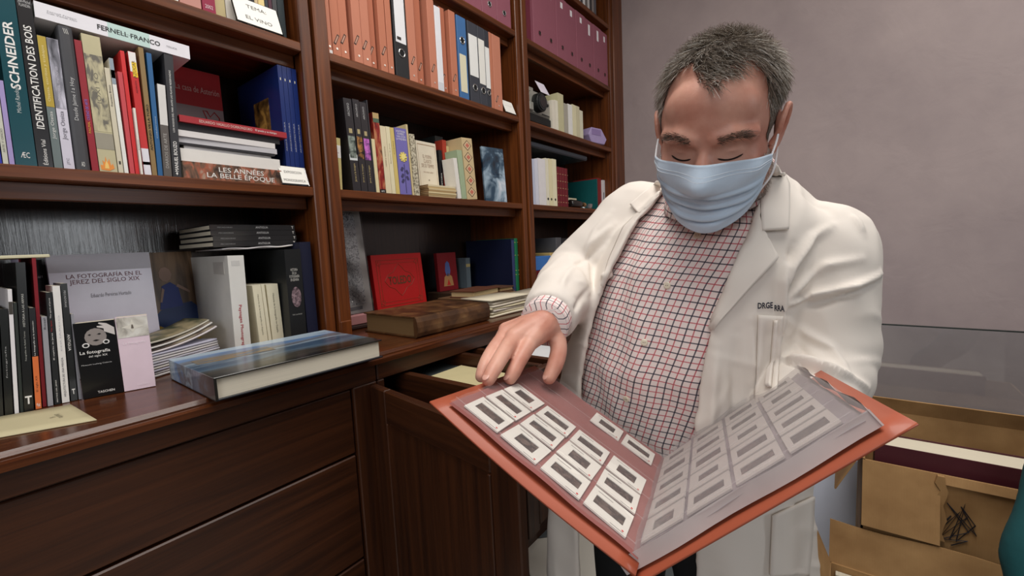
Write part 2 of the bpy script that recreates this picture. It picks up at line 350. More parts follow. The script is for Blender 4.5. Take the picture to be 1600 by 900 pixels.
# ------------------------------------------------------------------ books
def C(h): return paint(h, .45)
WHT = (238, 236, 232); INK = (28, 28, 30); CRM = (222, 210, 172)
def ink(c): return paint(c, .5, .02)
def book(label, M, T, H, D, cover, decor=(), name='book', cat='book', group=None, pages=(226, 218, 196), hard=True, bulge=0.0, gloss=0.0, board=.0025):
    cm = cover if isinstance(cover, bpy.types.Material) else paint(cover, .32 if gloss else .5, .07, 30, coat=gloss)
    b = MB(); t = min(board, T*.2)
    if bulge:
        n = 7; arc = [(T/2-T/2*math.cos(math.pi*k/(n-1)), -bulge*math.sin(math.pi*k/(n-1))) for k in range(n)]
        arc2 = [(t+(T-2*t)*(a/T), c_+t) for a, c_ in arc][::-1]
        b.prism(arc+arc2, 0, H, lambda a, c_, h: (a, c_, h))
        b.box(0, t, t*.2, D, 0, H); b.box(T-t, T, t*.2, D, 0, H)
    else:
        b.box(0, T, 0, t, 0, H); b.box(0, t, t, D, 0, H); b.box(T-t, T, t, D, 0, H)
    o = b.build(name, cm, None, M); tag(o, label, cat, group)
    ins = .004 if hard else 0.0
    pb = MB().box(t, T-t, t, D-ins-.0005, ins, H-ins); pb.build('page_block', pages_mat('x', pages), o)
    e = .0006+bulge
    for d in decor:
        k = d[0]
        if k == 't':
            _, s, zc, lf, wf, col, dr = d[:7]; bold = d[7] if len(d) > 7 else 0
            c = (T/2, -e, H*zc)
            if dr == 'up': Mx = frame(c, (0, 0, 1), (-1, 0, 0)); text(o, s, Mx, H*lf, T*wf, ink(col), bold=bold)
            elif dr == 'down': Mx = frame(c, (0, 0, -1), (1, 0, 0)); text(o, s, Mx, H*lf, T*wf, ink(col), bold=bold)
            else: text(o, s, frame(c, (1, 0, 0), (0, 0, 1)), T*wf, H*lf, ink(col), bold=bold)
        elif k == 'b':
            _, z0, z1, col = d; m_ = col if isinstance(col, bpy.types.Material) else paint(col, .45)
            MB().box(.0002, T-.0002, -e*.7, .001, H*z0, H*z1).build('spine_band', m_, o)
        elif k == 'p':
            _, x0, x1, z0, z1, col = d; m_ = col if isinstance(col, bpy.types.Material) else paint(col, .45)
            MB().box(T*x0, T*x1, -e*.8, .001, H*z0, H*z1).build('spine_print', m_, o)
        elif k == 'sg':      # polygon on the spine, (x, z) fractions
            _, poly, col, lift = d
            MB().prism([(T*a, H*c_) for a, c_ in poly], -e-lift, 0, lambda a, c_, h: (a, h, c_)).build('spine_print', paint(col, .45), o)
        elif k == 'ct':
            _, s, yc, zc, wf, hf, col = d[:7]
            text(o, s, frame((T+.0009, D*yc, H*zc), (0, 1, 0), (0, 0, 1)), D*wf, H*hf, ink(col), bold=d[7] if len(d) > 7 else 0)
        elif k == 'cp':
            _, y0, y1, z0, z1, col = d; m_ = col if isinstance(col, bpy.types.Material) else paint(col, .45)
            MB().box(T-.001, T+.0005, D*y0, D*y1, H*z0, H*z1).build('cover_print', m_, o)
        elif k == 'cg':      # polygon on the front cover, (y, z) fractions
            _, poly, col = d[:3]; lift = d[3] if len(d) > 3 else .0008
            MB().prism([(D*a, H*c_) for a, c_ in poly], T, T+lift, lambda a, c_, h: (h, a, c_)).build('cover_print', col if isinstance(col, bpy.types.Material) else paint(col, .45), o)
        elif k == 'cl':      # line drawing on the cover
            _, pts, r_, col = d
            MB().tube([(T+.0004, D*a, H*c_) for a, c_ in pts], r_, 5).build('cover_print', paint(col, .45), o)
        elif k == 'lp':      # patch on the left (x=0) board
            _, y0, y1, z0, z1, col = d; m_ = col if isinstance(col, bpy.types.Material) else paint(col, .45)
            MB().box(-.0008, .001, D*y0, D*y1, H*z0, H*z1).build('cover_print', m_, o)
    return o
def M_up(x, q, z, lean, T): return Matrix.Translation((x, q, z+T*math.sin(max(0, lean)))) @ Matrix.Rotation(lean, 4, 'Y')
def M_face(x, y, z, tilt=0, rz=0):
    B = Matrix(((0, 1, 0, 0), (-1, 0, 0, 0), (0, 0, 1, 0), (0, 0, 0, 1)))
    return Matrix.Translation((x, y, z)) @ Matrix.Rotation(rz, 4, 'Z') @ Matrix.Rotation(tilt, 4, 'X') @ B
def M_flat(x, y, z, T, rz=0):
    B = Matrix(((0, 0, 1, 0), (0, 1, 0, 0), (-1, 0, 0, T), (0, 0, 0, 1)))
    return Matrix.Translation((x, y, z)) @ Matrix.Rotation(rz, 4, 'Z') @ B
def conv(x0, y0, s): return lambda x, y: (x0+x/s, y0+y/s)
ROW = {}
def spine(cv, q, zs, bl, brx, tl, cover, label, decor=(), D=.2, row=None, **kw):
    """upright book from the corners of its spine on the plane y=q; books of one row never run into each other"""
    p0 = onY(*cv(*bl), q); p1 = onY(*cv(brx, bl[1]), q); p2 = onY(*cv(*tl), q)
    x0, T = p0[0], max(.004, p1[0]-p0[0]-.0012); H = math.hypot(p2[0]-p0[0], p2[2]-zs); lean = math.atan2(p2[0]-p0[0], p2[2]-zs)
    lean = max(-.10, min(.10, lean)); key = (id(cv), round(zs, 2)) if row is None else row
    if key in ROW:
        xp, tp, Hp_ = ROW[key]; h = min(H, Hp_); xe = x0+T
        if x0 < xp: x0 = xp; T = max(.004, xe-x0)
        lean = max(lean, math.atan2(xp+h*tp-x0+.0004, h))
    ROW[key] = (x0+T/math.cos(lean)+.0008, math.tan(lean), H)
    return book(label, M_up(x0, q, zs, lean, T), T, H, D, cover, decor, **kw)
def behind(cv, q, zs, tl, trx, cover, label, decor=(), D=.15, **kw):
    """upright book standing behind others: only its top shows"""
    a_ = onY(*cv(*tl), q); b_ = onY(*cv(trx, tl[1]), q); T = b_[0]-a_[0]-.0008
    return book(label, M_up(a_[0], q, zs, 0, T), T, a_[2]-zs, D, cover, decor, **kw)

# ---- left bay, middle shelf -------------------------------------------------
z1 = conv(0, 0, 3.213); Z = ZS[0]; q = 1.294
W = (240, 238, 234)
spine(z1, q, Z, (-20, 808), 14, (-70, 520), (52, 60, 170), 'blue book cut by the left edge, beside a thin cream one on the middle shelf')
spine(z1, q, Z, (15, 812), 46, (-40, 420), (204, 204, 190), 'thin cream book between a blue and a lilac one on the middle shelf', [('t', 'ARTE Y OFICIO', .3, .3, .4, (120, 118, 110), 'up')], hard=False)
spine(z1, q, Z, (47, 814), 77, (-15, 400), (168, 152, 204), 'slim lilac book touching the thick teal book')
spine(z1, q, Z, (78, 818), 190, (-62, -40), (18, 74, 84), 'thick teal book with SCHNEIDER in big white letters on its spine', [('t', 'SCHNEIDER', .66, .40, .46, W, 'up', .02), ('t', 'Michel Random', .40, .16, .2, (190, 200, 200), 'up'), ('t', 'ÆC', .065, .034, .42, W, 'h')], D=.26, gloss=.6)
spine(z1, q, Z, (192, 828), 271, (52, -40), (38, 36, 38), 'tall black glossy book titled IDENTIFICATION DES BOIS', [('t', 'IDENTIFICATION DES BOIS', .53, .60, .52, W, 'up', .01), ('t', 'Éditions Vial', .09, .15, .36, W, 'up'), ('t', 'Jean-Michel\nFLANDIN', .955, .04, .8, (200, 200, 200), 'h')], D=.26, gloss=.8)
spine(z1, q, Z, (273, 835), 319, (157, 168), (112, 124, 124), 'slim book with a gold upper half and grey lower half of the spine', [('b', .47, .998, (186, 160, 62)), ('t', 'Oteiza, escritos y trabajos', .72, .42, .42, (226, 214, 160), 'up'), ('t', 'Jorge Oteiza', .33, .21, .5, (226, 226, 222), 'up')], hard=False)
oteiza = ramp_mat('silver_photo', [(.3, (60, 60, 66)), (.5, (140, 140, 150)), (.68, (214, 212, 226))], (60, 60, 14), nscale=1.4, rough=.3, coat=.6)
spine(z1, q, Z, (321, 838), 379, (211, 182), (214, 210, 224), 'book with a silvery photo on the upper half of its pale lilac spine', [('b', .47, .998, oteiza), ('t', 'Donostia, memorias', .66, .26, .36, (200, 196, 210), 'up'), ('t', 'Jorge Oteiza', .34, .22, .5, (120, 118, 128), 'up'), ('t', 'JTC', .06, .05, .3, (120, 118, 128), 'up')], hard=False)
spine(z1, q, Z, (381, 842), 456, (252, 118), (74, 74, 78), 'charcoal hardback with rounded spine titled Desde Jaime I a Hoy', [('t', 'Desde Jaime I a Hoy', .50, .30, .36, (200, 200, 200), 'up'), ('t', 'AO', .04, .035, .24, W, 'h'), ('t', '\\\\\\', .965, .035, .34, W, 'h')], D=.24, bulge=.006)
spine(z1, q, Z, (462, 850), 500, (352, 192), (152, 40, 52), 'thin red hardback with tiny yellow and blue lettering mid spine', [('t', 'PALMA,', .34, .09, .4, (224, 180, 60), 'up'), ('t', 'CIUDAD DE ARTE', .475, .16, .4, (120, 120, 214), 'up')], D=.22)
birds = ramp_mat('bird_print', [(.40, (110, 106, 96)), (.48, (178, 170, 140)), (.6, (200, 192, 156))], (70, 70, 26), nscale=1.2, rough=.6)
spine(z1, q, Z, (502, 858), 594, (388, 160), (196, 188, 152), 'cream book with grey sketched birds and an orange flame at the spine foot', [('b', .30, .86, birds), ('t', 'IOXI TO', .62, .22, .24, (110, 106, 96), 'up'), ('sg', [(.10, .015), (.55, .01), (.85, .03), (.78, .065), (.66, .05), (.60, .10), (.48, .07), (.40, .115), (.34, .07), (.22, .085), (.24, .05), (.08, .05)], (236, 150, 70), .0), ('sg', [(.3, .025), (.55, .025), (.52, .06), (.42, .085), (.34, .055)], (246, 206, 120), .0003), ('b', .17, .29, (158, 152, 136))], D=.24)
spine(z1, q, Z, (596, 862), 624, (516, 336), (214, 206, 182), 'slender cream paperback left of a white one with a green top', [('t', 'Francisco Brines', .74, .2, .4, (60, 58, 56), 'up'), ('p', .3, .7, .085, .115, (70, 64, 56))], hard=False, D=.15)
spine(z1, q, Z, (626, 865), 649, (546, 290), (236, 236, 230), 'slender white paperback with a green and grey top', [('b', .78, .998, (150, 164, 176)), ('b', .83, .90, (98, 184, 84))], hard=False, D=.16)
spine(z1, q, Z, (655, 868), 680, (590, 358), (204, 78, 84), 'lower of two thin red books standing together', hard=False, D=.16)
spine(z1, q+.003, Z, (681, 870), 704, (602, 252), (216, 52, 54), 'taller of two thin red books standing together', hard=False, D=.2)
spine(z1, q-.004, Z, (704, 871), 722, (664, 540), (232, 228, 218), 'low thin white booklet beside the tall red book', [('t', 'poemas', .45, .15, .4, (120, 116, 110), 'up')], hard=False, D=.14)
spine(z1, q, Z, (725, 872), 764, (634, 254), (206, 58, 58), 'book with white, yellow and red bands and a black bar near the foot', [('b', .84, .998, (240, 236, 232)), ('p', .3, .95, .80, .92, (240, 204, 48)), ('t', 'AZÚCAR', .86, .14, .5, (90, 60, 60), 'up'), ('t', 'ADRIÁN', .72, .10, .3, (120, 30, 40), 'up'), ('b', .0, .22, (232, 230, 238)), ('b', .085, .11, (40, 40, 44))], D=.18, gloss=.5)
spine(z1, q, Z, (765, 874), 792, (693, 234), (146, 120, 78), 'slim tan book lettered ANTONIO VILLA-TORO', [('t', 'ANTONIO VILLA-TORO', .38, .36, .5, INK, 'up', .01)], hard=False, D=.22)
spine(z1, q, Z, (794, 877), 821, (734, 263), (44, 98, 148), 'slim blue book beside the tan one', [('t', 'cuadernos', .4, .18, .3, (180, 200, 220), 'up')], hard=False, D=.22)
behind(z1, q+.225, Z, (772, 262), 815, (22, 22, 24), 'thin black book standing behind a grey and white one', D=.1, hard=False)
spine(z1, q-.004, Z, (824, 880), 866, (788, 420), (96, 90, 86), 'low grey book with a white upper half', [('b', .56, .998, (222, 220, 216)), ('t', 'DIARIOS DE ARTE', .28, .38, .4, (180, 176, 170), 'up')], hard=False, D=.16)
spine(z1, q, Z, (868, 883), 914, (822, 267), (52, 52, 56), 'dark grey book lettered MANUEL BOUZO in white', [('t', 'MANUEL BOUZO', .17, .25, .42, W, 'up', .012), ('t', 'LOS MODOS DEL MAR ANTE LAS PLAYAS RESERVADAS', .62, .50, .2, W, 'up'), ('t', '✦', .03, .03, .3, W, 'h')], D=.22)
# the white book lying across the row
fm = [('p', -.0, .999, .42, .70, (196, 222, 216)), ('t', 'FERNELL FRANCO', .565, .42, .34, INK, 'up', .015), ('t', 'CALI VENDÍ OJO', .55, .24, .12, (120, 130, 130), 'up'), ('t', 'TOLUCA', .86, .08, .12, (120, 120, 124), 'up'), ('t', 'Fernell Franco\nCali Vendí Ojo', .15, .17, .22, (150, 150, 154), 'up')]
a = onY(*z1(140, 48), 1.292); 
book('white book lying flat across the upright row, lettered FERNELL FRANCO', M_flat(.183, 1.292, 1.766, .031) @ Matrix.Rotation(.022, 4, 'Y'), .031, .260, .22, (236, 234, 240), fm, hard=False, pages=(150, 160, 150))
# leaning picture book behind the stack
bull = [(.55, .30), (.62, .42), (.56, .50), (.64, .50), (.70, .44), (.80, .50), (.90, .44), (.86, .34), (.92, .22), (.84, .26), (.78, .14), (.72, .24), (.62, .18), (.60, .28), (.55, .30)]
book('picture book with red upper third and a red bull outline, behind the flat stack', M_face(.472, 1.535, Z, -.02), .012, .350, .123, (150, 146, 146), [('cp', 0, 1, .70, .999, (170, 34, 38)), ('ct', 'La casa de Asterión', .5, .84, .9, .05, (206, 180, 170)), ('cl', [(a_, .30+b_*.75) for a_, b_ in bull], .0016, (176, 40, 40))])
# flat stack
def flat(label, x0, x1, y, zb, zt, D, cover, decor=(), rz=0.0, **kw):
    return book(label, M_flat(x0, y, zb, zt-zb-.0004, rz), zt-zb-.0004, x1-x0, D, cover, decor, **kw)
brown = ramp_mat('belle_epoque_print', [(.32, (50, 34, 28)), (.48, (118, 86, 66)), (.56, (168, 92, 66)), (.7, (176, 160, 140))], (20, 40, 40), nscale=1.6, rough=.4, coat=.5)
S = Z
flat('thick brown book LES ANNÉES LA BELLE ÉPOQUE at the bottom of the flat stack', .402, .640, 1.296, S, S+.042, .2, brown, [('t', 'LES ANNÉES\nLA BELLE ÉPOQUE', .56, .70, .80, (236, 232, 226), 'up', .008)], hard=False, gloss=.4)
flat('thick white book in the flat stack above the brown picture book', .402, .640, 1.30, S+.042, S+.073, .19, (232, 228, 222), hard=False)
flat('white stapled magazine above the thick white book', .412, .622, 1.305, S+.073, S+.081, .19, (222, 220, 222), rz=.03, hard=False, board=.0006)
flat('black-covered magazine in the middle of the flat stack', .400, .628, 1.30, S+.081, S+.087, .2, (46, 44, 48), hard=False, board=.0006)
flat('pale grey magazine in the middle of the flat stack', .398, .634, 1.303, S+.087, S+.101, .2, (196, 194, 198), rz=-.02, hard=False, board=.0006)
flat('white magazine under the black book of the flat stack', .400, .630, 1.298, S+.101, S+.116, .2, (226, 222, 220), hard=False, board=.0006)
flat('thin black book right under the red one on the flat stack', .398, .645, 1.30, S+.116, S+.134, .2, (44, 42, 46), hard=False, board=.0006)
flat('red book on top of the flat stack, lettered EDUARDO VASALLO DORRONZORO', .405, .662, 1.290, S+.134, S+.150, .2, (166, 44, 52), [('t', 'EDUARDO VASALLO DORRONZORO', .40, .48, .42, (228, 200, 190), 'up'), ('t', 'El poeta y su tiempo', .78, .22, .42, W, 'up')])
# blue set
for k, (x0, x1) in enumerate(((.666, .6785), (.679, .692), (.6925, .7065), (.707, .721))):
    nm = ['nearest the stack, with a gold picture on its cover', 'second of four from the flat stack', 'third of four from the flat stack', 'at the oak post'][k]
    dec = [('p', .4, .6, .88, .90, (220, 214, 190)), ('t', 'ARQUITECTURA', .42, .24, .3, (190, 190, 200), 'up'), ('p', .35, .65, .045, .06, (220, 214, 190))]
    if k == 0: dec.append(('lp', .26, .62, .30, .78, ramp_mat('gold_painting', [(.35, (44, 36, 22)), (.5, (120, 92, 44)), (.65, (190, 156, 76))], (30, 30, 30), nscale=1.0)))
    book('dark blue cloth volume '+nm, M_up(x0, 1.315, Z, 0, .01), x1-x0-.0006, .345, .27, (26, 46, 108), dec, group='blue set of four volumes', gloss=.3)
# acrylic sign holders
acr = glass_mat('acrylic', (.97, .98, .98, 1), .03, .04)
def sign(label, x0, x1, y, z, h, lines, tilt=.35, rz=0.0):
    wd = x1-x0; o = empty('sign_holder', M=Matrix.Translation((x0, y, z)) @ Matrix.Rotation(rz, 4, 'Z')); tag(o, label, 'sign')
    R_ = Matrix.Rotation(-tilt, 4, 'X')
    MB().box(0, wd, 0, .0015, 0, h, R_).build('clear_holder', acr, o)
    MB().box(0, wd, -.0005, .045, 0, .0015).build('holder_foot', acr, o)
    cd = MB().box(.003, wd-.003, -.001, -.0003, .006, h-.002, R_).build('card', paint((246, 244, 236), .6, .02), o)
    for s, zc, wf, hf in lines:
        text(cd, s, R_ @ frame((wd/2, -.0015, h*zc), (1, 0, 0), (0, 0, 1)), wd*wf, h*hf, ink((96, 94, 92)))
    return o
sign('small card in a clear holder reading EXPOSICION MONOGRAFICA', .632, .714, 1.283, Z, .062, [('EXPOSICION', .68, .62, .13), ('MONOGRAFICA', .26, .78, .13)])
# ---- left bay, upper shelf (only the feet of the books show) ------------------
z2 = conv(200, 0, 3.0); Z = ZS[1]
def row(lst, y, Z, H, D=.22):
    for x0, x1, dz, col, label, dec in lst:
        book(label, M_up(x0, y, Z, 0, .01), x1-x0-.0008, H+dz, D, col, dec)
row([(.300, .350, 0, (66, 62, 66), 'wide charcoal book on the upper left shelf at the frame top', [('t', 'E', .06, .04, .3, (190, 190, 196), 'h')]),
     (.352, .384, .02, (60, 60, 76), 'slate blue book on the upper left shelf with a white emblem at its foot', [('t', 'G', .07, .05, .5, (214, 214, 220), 'h')]),
     (.386, .398, 0, (46, 42, 40), 'thin black book left of the white and green one on the upper left shelf', []),
     (.400, .432, .01, (230, 228, 224), 'white book with a green foot on the upper left shelf', [('b', .03, .10, (140, 186, 74))]),
     (.434, .480, -.02, (196, 140, 128), 'wide salmon pink book on the upper left shelf', []),
     (.482, .512, .02, (148, 32, 66), 'crimson book with a small number at its foot behind the wine card', [('t', '2002', .05, .03, .6, (226, 200, 206), 'h')]),
     ], 1.292, Z, .28)
row([(.516, .548, 0, (206, 190, 140), 'cream book right behind the wine card', []),
     (.549, .572, .02, (226, 220, 208), 'off-white book behind the wine card', []),
     (.573, .598, 0, (92, 104, 124), 'grey-blue book behind the wine card', []),
     (.599, .606, .01, (214, 196, 196), 'very thin pink book behind the wine card', []),
     (.607, .624, .03, (36, 36, 40), 'black book behind the wine card', [('t', 'VINOS', .2, .12, .4, (190, 190, 190), 'up')]),
     (.625, .634, 0, (214, 190, 150), 'thin tan booklet behind the wine card', []),
     (.635, .652, .02, (238, 214, 148), 'pale yellow book behind the wine card', []),
     (.653, .662, 0, (50, 54, 62), 'dark slate book at the right end of the wine card', []),
     (.663, .673, 0, (78, 40, 56), 'dark plum book at the right end of the upper left shelf', []),
     (.674, .687, 0, (70, 70, 72), 'grey-black book second from the oak post on the upper left shelf', []),
     (.688, .708, .02, (40, 50, 54), 'blackish green book beside the oak post on the upper left shelf', [])], 1.325, Z, .28)
sign('card in a clear holder reading TEMA EL VINO on the upper left shelf', .556, .678, 1.284, Z, .085, [('TEMA:', .72, .42, .13), ('EL VINO', .30, .56, .13)])

# ---- middle bay: archive binders ---------------------------------------------
z5 = conv(490, 0, 4.706); Z = ZS[1]
ORG = (196, 112, 82)
org = [paint((194, 122, 94), .6, .05, 20), paint((184, 110, 82), .6, .05, 20), paint((200, 130, 104), .6, .05, 20)]
def ring(parent, x, z, r=.012, col=(206, 204, 200)):
    P = [(x+r*math.cos(a_*math.pi/7), -.0012, z+r*math.sin(a_*math.pi/7)) for a_ in range(15)]
    MB().tube(P, .0022, 6, False).build('ring_hole', paint(col, .25, metal=.9), parent)
    MB().tube([(x, -.0006, z), (x, -.0009, z)], r*.93, 14).build('hole', paint((18, 18, 18), .8), parent)
def arch(label, x0, x1, q, H, D, mat, decor=(), name='ring_binder', marks=None, ringz=None, lab=None, rivet=True, group=None, cat='binder', lean=0.0):
    T = x1-x0-.001; o = MB().box(0, T, 0, D, 0, H).build(name, mat, None, M_up(x0, q, Z, lean, T), bevel=.0015); tag(o, label, cat, group)
    if rivet: MB().tube([(T*.5, .001, .022), (T*.5, -.0012, .022)], .0035, 8).build('rivet', paint((232, 224, 214), .3, metal=.6), o)
    if marks:
        MB().box(-.004, .004, -.0007, .0005, -.017, .017).build('tape_mark', paint((60, 48, 44), .6), o, Matrix.Translation((T*marks[0], 0, marks[1])) @ Matrix.Rotation(.45, 4, 'Y'))
        MB().box(-.0022, .0022, -.0010, .0004, -.013, .013).build('tape_mark', paint((196, 150, 130), .6), o, Matrix.Translation((T*marks[0], 0, marks[1])) @ Matrix.Rotation(.45, 4, 'Y'))
    if ringz: ring(o, T*.5, ringz, min(.013, T*.3))
    if lab:
        lx0, lx1, lz0, lz1, col = lab; p_ = MB().box(T*lx0, T*lx1, -.0008, .0005, H*lz0, H*lz1).build('spine_label', paint(col, .6, .03), o)
        return o, p_
    return o
def X5(x, y): return onY(*z5(x, y), 1.29)[0]
def yb(x): return 370+(x-105)*.3305
def seq(label, xa, xb, q=1.29, H=.329, mat=None, **kw): return arch(label, X5(xa, yb(xa)), X5(xb, yb(xb)), q, H, .27, mat or org[0], **kw)
G = 'orange archive folders on the binder shelf'
seq('orange folder at the left post with a white sticker at its foot', 104, 143, mat=org[2], lab=(.35, .95, .0, .035, (240, 238, 236)), group=G)
seq('wide orange folder second from the left post', 146, 208, mat=org[0], marks=(.5, .05), group=G)
seq('orange folder third from the left post', 209, 272, 1.292, mat=org[0], marks=(.35, .06), group=G)
seq('orange folder fourth from the left post, standing forward', 300, 364, 1.286, mat=org[2], marks=(.35, .07), group=G)
seq('orange folder fifth from the left post', 366, 428, 1.288, mat=org[2], marks=(.3, .065), group=G)
seq('orange folder sixth from the left post', 430, 484, 1.300, mat=org[1], marks=(.3, .06), group=G)
seq('orange folder second to the left of the black and white binder', 498, 550, 1.288, mat=org[0], marks=(.5, .07), group=G)
seq('slim orange folder touching the black and white binder', 552, 594, 1.287, mat=org[0], group=G)
o, p_ = seq('black lever-arch binder with a long white spine label among orange folders', 606, 704, 1.287, mat=paint((40, 40, 42), .5), lab=(.12, .88, .36, .985, (240, 240, 242)), rivet=False, ringz=.085, H=.330)
MB().box(.012, .03, -.0016, -.0006, .128, .138).build('tape_mark', paint((60, 52, 50), .6), o)
seq('orange folder touching the right of the black and white binder', 708, 768, 1.288, mat=org[2], marks=(.5, .075), group=G)
seq('orange folder set back, second to the right of the black and white binder', 784, 832, 1.302, mat=org[1], marks=(.5, .07), group=G)
seq('orange folder third to the right of the black and white binder', 862, 914, 1.286, mat=org[2], marks=(.4, .075), group=G)
o, p_ = seq('slim white binder between orange folders', 916, 960, 1.287, mat=paint((236, 236, 240), .5), rivet=False, H=.315, lab=(.05, .95, .0, .10, (214, 216, 222)))
seq('orange folder right of the slim white binder', 966, 1006, 1.300, mat=org[1], marks=(.2, .06), H=.329, group=G)
seq('orange folder left of the blue binder', 1022, 1068, 1.288, mat=org[0], marks=(.4, .07), H=.329, group=G)
seq('blue lever-arch binder with a cream label on its spine', 1076, 1143, 1.287, mat=paint((66, 112, 164), .5), rivet=False, ringz=.232, H=.326, lab=(.12, .84, .08, .54, (226, 220, 190)))
seq('grey lever-arch binder right of the blue one, with white label', 1156, 1224, 1.288, mat=paint((62, 64, 72), .55), rivet=False, ringz=.062, H=.328, lab=(.04, .96, .33, .84, (240, 240, 236)))
seq('middle one of three grey lever-arch binders, with narrower white label', 1226, 1274, 1.288, mat=paint((62, 64, 72), .55), rivet=False, ringz=.062, H=.328, lab=(.04, .96, .27, .84, (238, 236, 228)))
seq('dark lever-arch binder touching an orange folder on its right', 1276, 1311, 1.290, mat=paint((54, 56, 64), .55), rivet=False, ringz=.062, H=.328, lab=(.06, .94, .25, .78, (240, 240, 236)))
seq('slim orange folder right of the three grey binders', 1313, 1333, 1.290, mat=org[0], rivet=False, group=G)
seq('last orange folder of the row behind the small white card', 1335, 1394, 1.290, mat=org[2], marks=(.3, .05), group=G)
sign('small white card in a clear holder at the right end of the binder shelf', 1.700, 1.786, 1.283, Z, .072, [('· · · · ·', .6, .5, .05)], .4)
# top shelf of the middle bay: mauve box files
MAU = paint((150, 88, 102), .6, .06, 20); Z = ZS[2]
for k in range(9):
    x0 = .83+k*.106; pos = ['first', 'second', 'third', 'fourth', 'fifth', 'sixth', 'third from the right post', 'second from the right post', 'beside the right post'][k]
    if k < 5: continue
    o = arch('mauve box file high in the middle bay, '+('furthest left of those in view' if k == 5 else pos), x0, x0+.105, 1.29, .327, .27, MAU, rivet=False, name='box_file', cat='box file', group='mauve box files on the top shelves')
    ring(o, .052, .055, .011)
# ---- middle bay: book shelf ---------------------------------------------------
z6 = conv(510, 130, 4.284); Z = ZS[0]; q = 1.292
spine(z6, q+.02, Z, (66, 700), 109, (50, 362), (206, 190, 130), 'cream book with white upper spine beside the left post of the middle bay', [('b', .62, .86, (236, 232, 228)), ('t', 'L', .74, .06, .4, (170, 90, 110), 'h')], hard=False)
behind(z6, 1.345, Z, (92, 420), 106, (26, 24, 26), 'black book set back between cream book and glossy black volumes', D=.2)
pics = [ramp_mat('spine_photo_%d' % k, st, (60, 60, 60), nscale=1.0, rough=.3) for k, st in enumerate(([(.35, (50, 62, 56)), (.6, (150, 160, 150))], [(.4, (30, 26, 30)), (.62, (186, 130, 70))], [(.35, (90, 50, 110)), (.6, (214, 120, 210))]))]
for k, (bl, br, tl) in enumerate((((180, 710), 234, (110, 95)), ((236, 713), 279, (172, 103)), ((281, 717), 326, (215, 122)))):
    nm = ['with a grey-green picture', 'with a small gold picture', 'with a violet picture'][k]
    spine(z6, q, Z, bl, br, tl, (38, 36, 40), 'glossy black volume '+nm+' on its spine', [('p', .08, .92, .36, .60, pics[k]), ('p', .3, .7, .63, .68, (180, 164, 120)), ('t', 'Jerez y la imagen', .20, .2, .3, (196, 176, 120), 'up'), ('t', 'ARCHIVO', .88, .14, .28, (186, 186, 186), 'up')]+([('b', .335, .40, (210, 214, 214))] if k == 0 else []), D=.25, gloss=1.0)
spine(z6, q, Z, (327, 720), 335, (266, 112), (52, 52, 56), 'slim black volume left of the thin cream booklet', D=.22, gloss=.8)
spine(z6, q, Z, (336, 722), 359, (290, 370), (226, 212, 166), 'thin cream booklet right of the glossy black volumes', hard=False)
redpic = ramp_mat('red_portrait', [(.3, (70, 24, 22)), (.48, (150, 36, 30)), (.6, (196, 130, 90)), (.7, (90, 60, 40))], (40, 40, 14), nscale=1.4, rough=.4)
spine(z6, q, Z, (360, 728), 401, (298, 192), redpic, 'book with a red and brown painted spine and green head band', [('b', .88, .93, (84, 104, 84)), ('b', .93, .998, (186, 160, 110)), ('b', .0, .045, (30, 28, 28)), ('t', 'ARTE', .02, .02, .6, W, 'h')])
spine(z6, q, Z, (402, 732), 440, (352, 282), (228, 214, 180), 'cream paperback right of the red painted spine', [('t', 'cantes y cantaores', .55, .3, .3, (150, 130, 100), 'up')], hard=False)
spine(z6, q, Z, (441, 735), 468, (390, 287), (232, 222, 186), 'second cream paperback left of the yellowish one', [('t', 'flamenco de Jerez', .60, .3, .35, (150, 130, 100), 'up')], hard=False)
spine(z6, q, Z, (469, 738), 495, (422, 294), (216, 192, 116), 'yellowish cream paperback touching the purple book', [('t', 'coplas', .7, .2, .35, (130, 110, 70), 'up')], hard=False)
pur = spine(z6, q, Z, (497, 742), 574, (454, 294), (122, 114, 184), 'purple book with a yellow rose on its spine', [('t', 'HORTENSIA\nROMERO\nVAN LOON\nLA PAQUERA', .89, .15, .84, (226, 222, 236), 'h', .01)], D=.17)
Tp = .0; bbp = [v for v in pur.data.vertices]; Tp = max(v.co.x for v in bbp); Hp = max(v.co.z for v in bbp)
for k in range(9):
    a_ = k*2*math.pi/9; pt = [(Tp*.52+math.cos(a_+d)*r_*Tp, Hp*.57+math.sin(a_+d)*r_*Tp) for d, r_ in ((-.34, .17), (-.2, .34), (.2, .34), (.34, .17))]
    MB().prism(pt, -.0012-k*.0001, 0, lambda a, b, h: (a, h, b)).build('petal', paint((236, 216, 110), .5), pur)
MB().tube([(Tp*.55, -.0015, Hp*.57), (Tp*.55, -.002, Hp*.57)], Tp*.2, 10).build('rose_heart', paint((244, 228, 140), .5), pur)
leafc = paint((70, 66, 104), .5)
MB().box(Tp*.52, Tp*.57, -.0009, 0, Hp*.02, Hp*.46).build('stem', leafc, pur)
for sx, zc in ((-1, .40), (1, .36), (-1, .30), (1, .27), (-1, .22)):
    pt = [(Tp*(.54+sx*(.06+.30*t_)+.0), Hp*(zc+.0)+s_*Hp*.035*math.sin(math.pi*t_)-Hp*.03*t_) for s_, ts in ((1, (0, .3, .6, 1)), (-1, (.7, .4))) for t_ in ts]
    MB().prism(pt, -.0009, 0, lambda a, b, h: (a, h, b)).build('leaf', leafc, pur)
spine(z6, q+.004, Z, (577, 745), 590, (530, 274), (214, 196, 150), 'thin tall book with brown cover squeezed right of the purple one', D=.19)
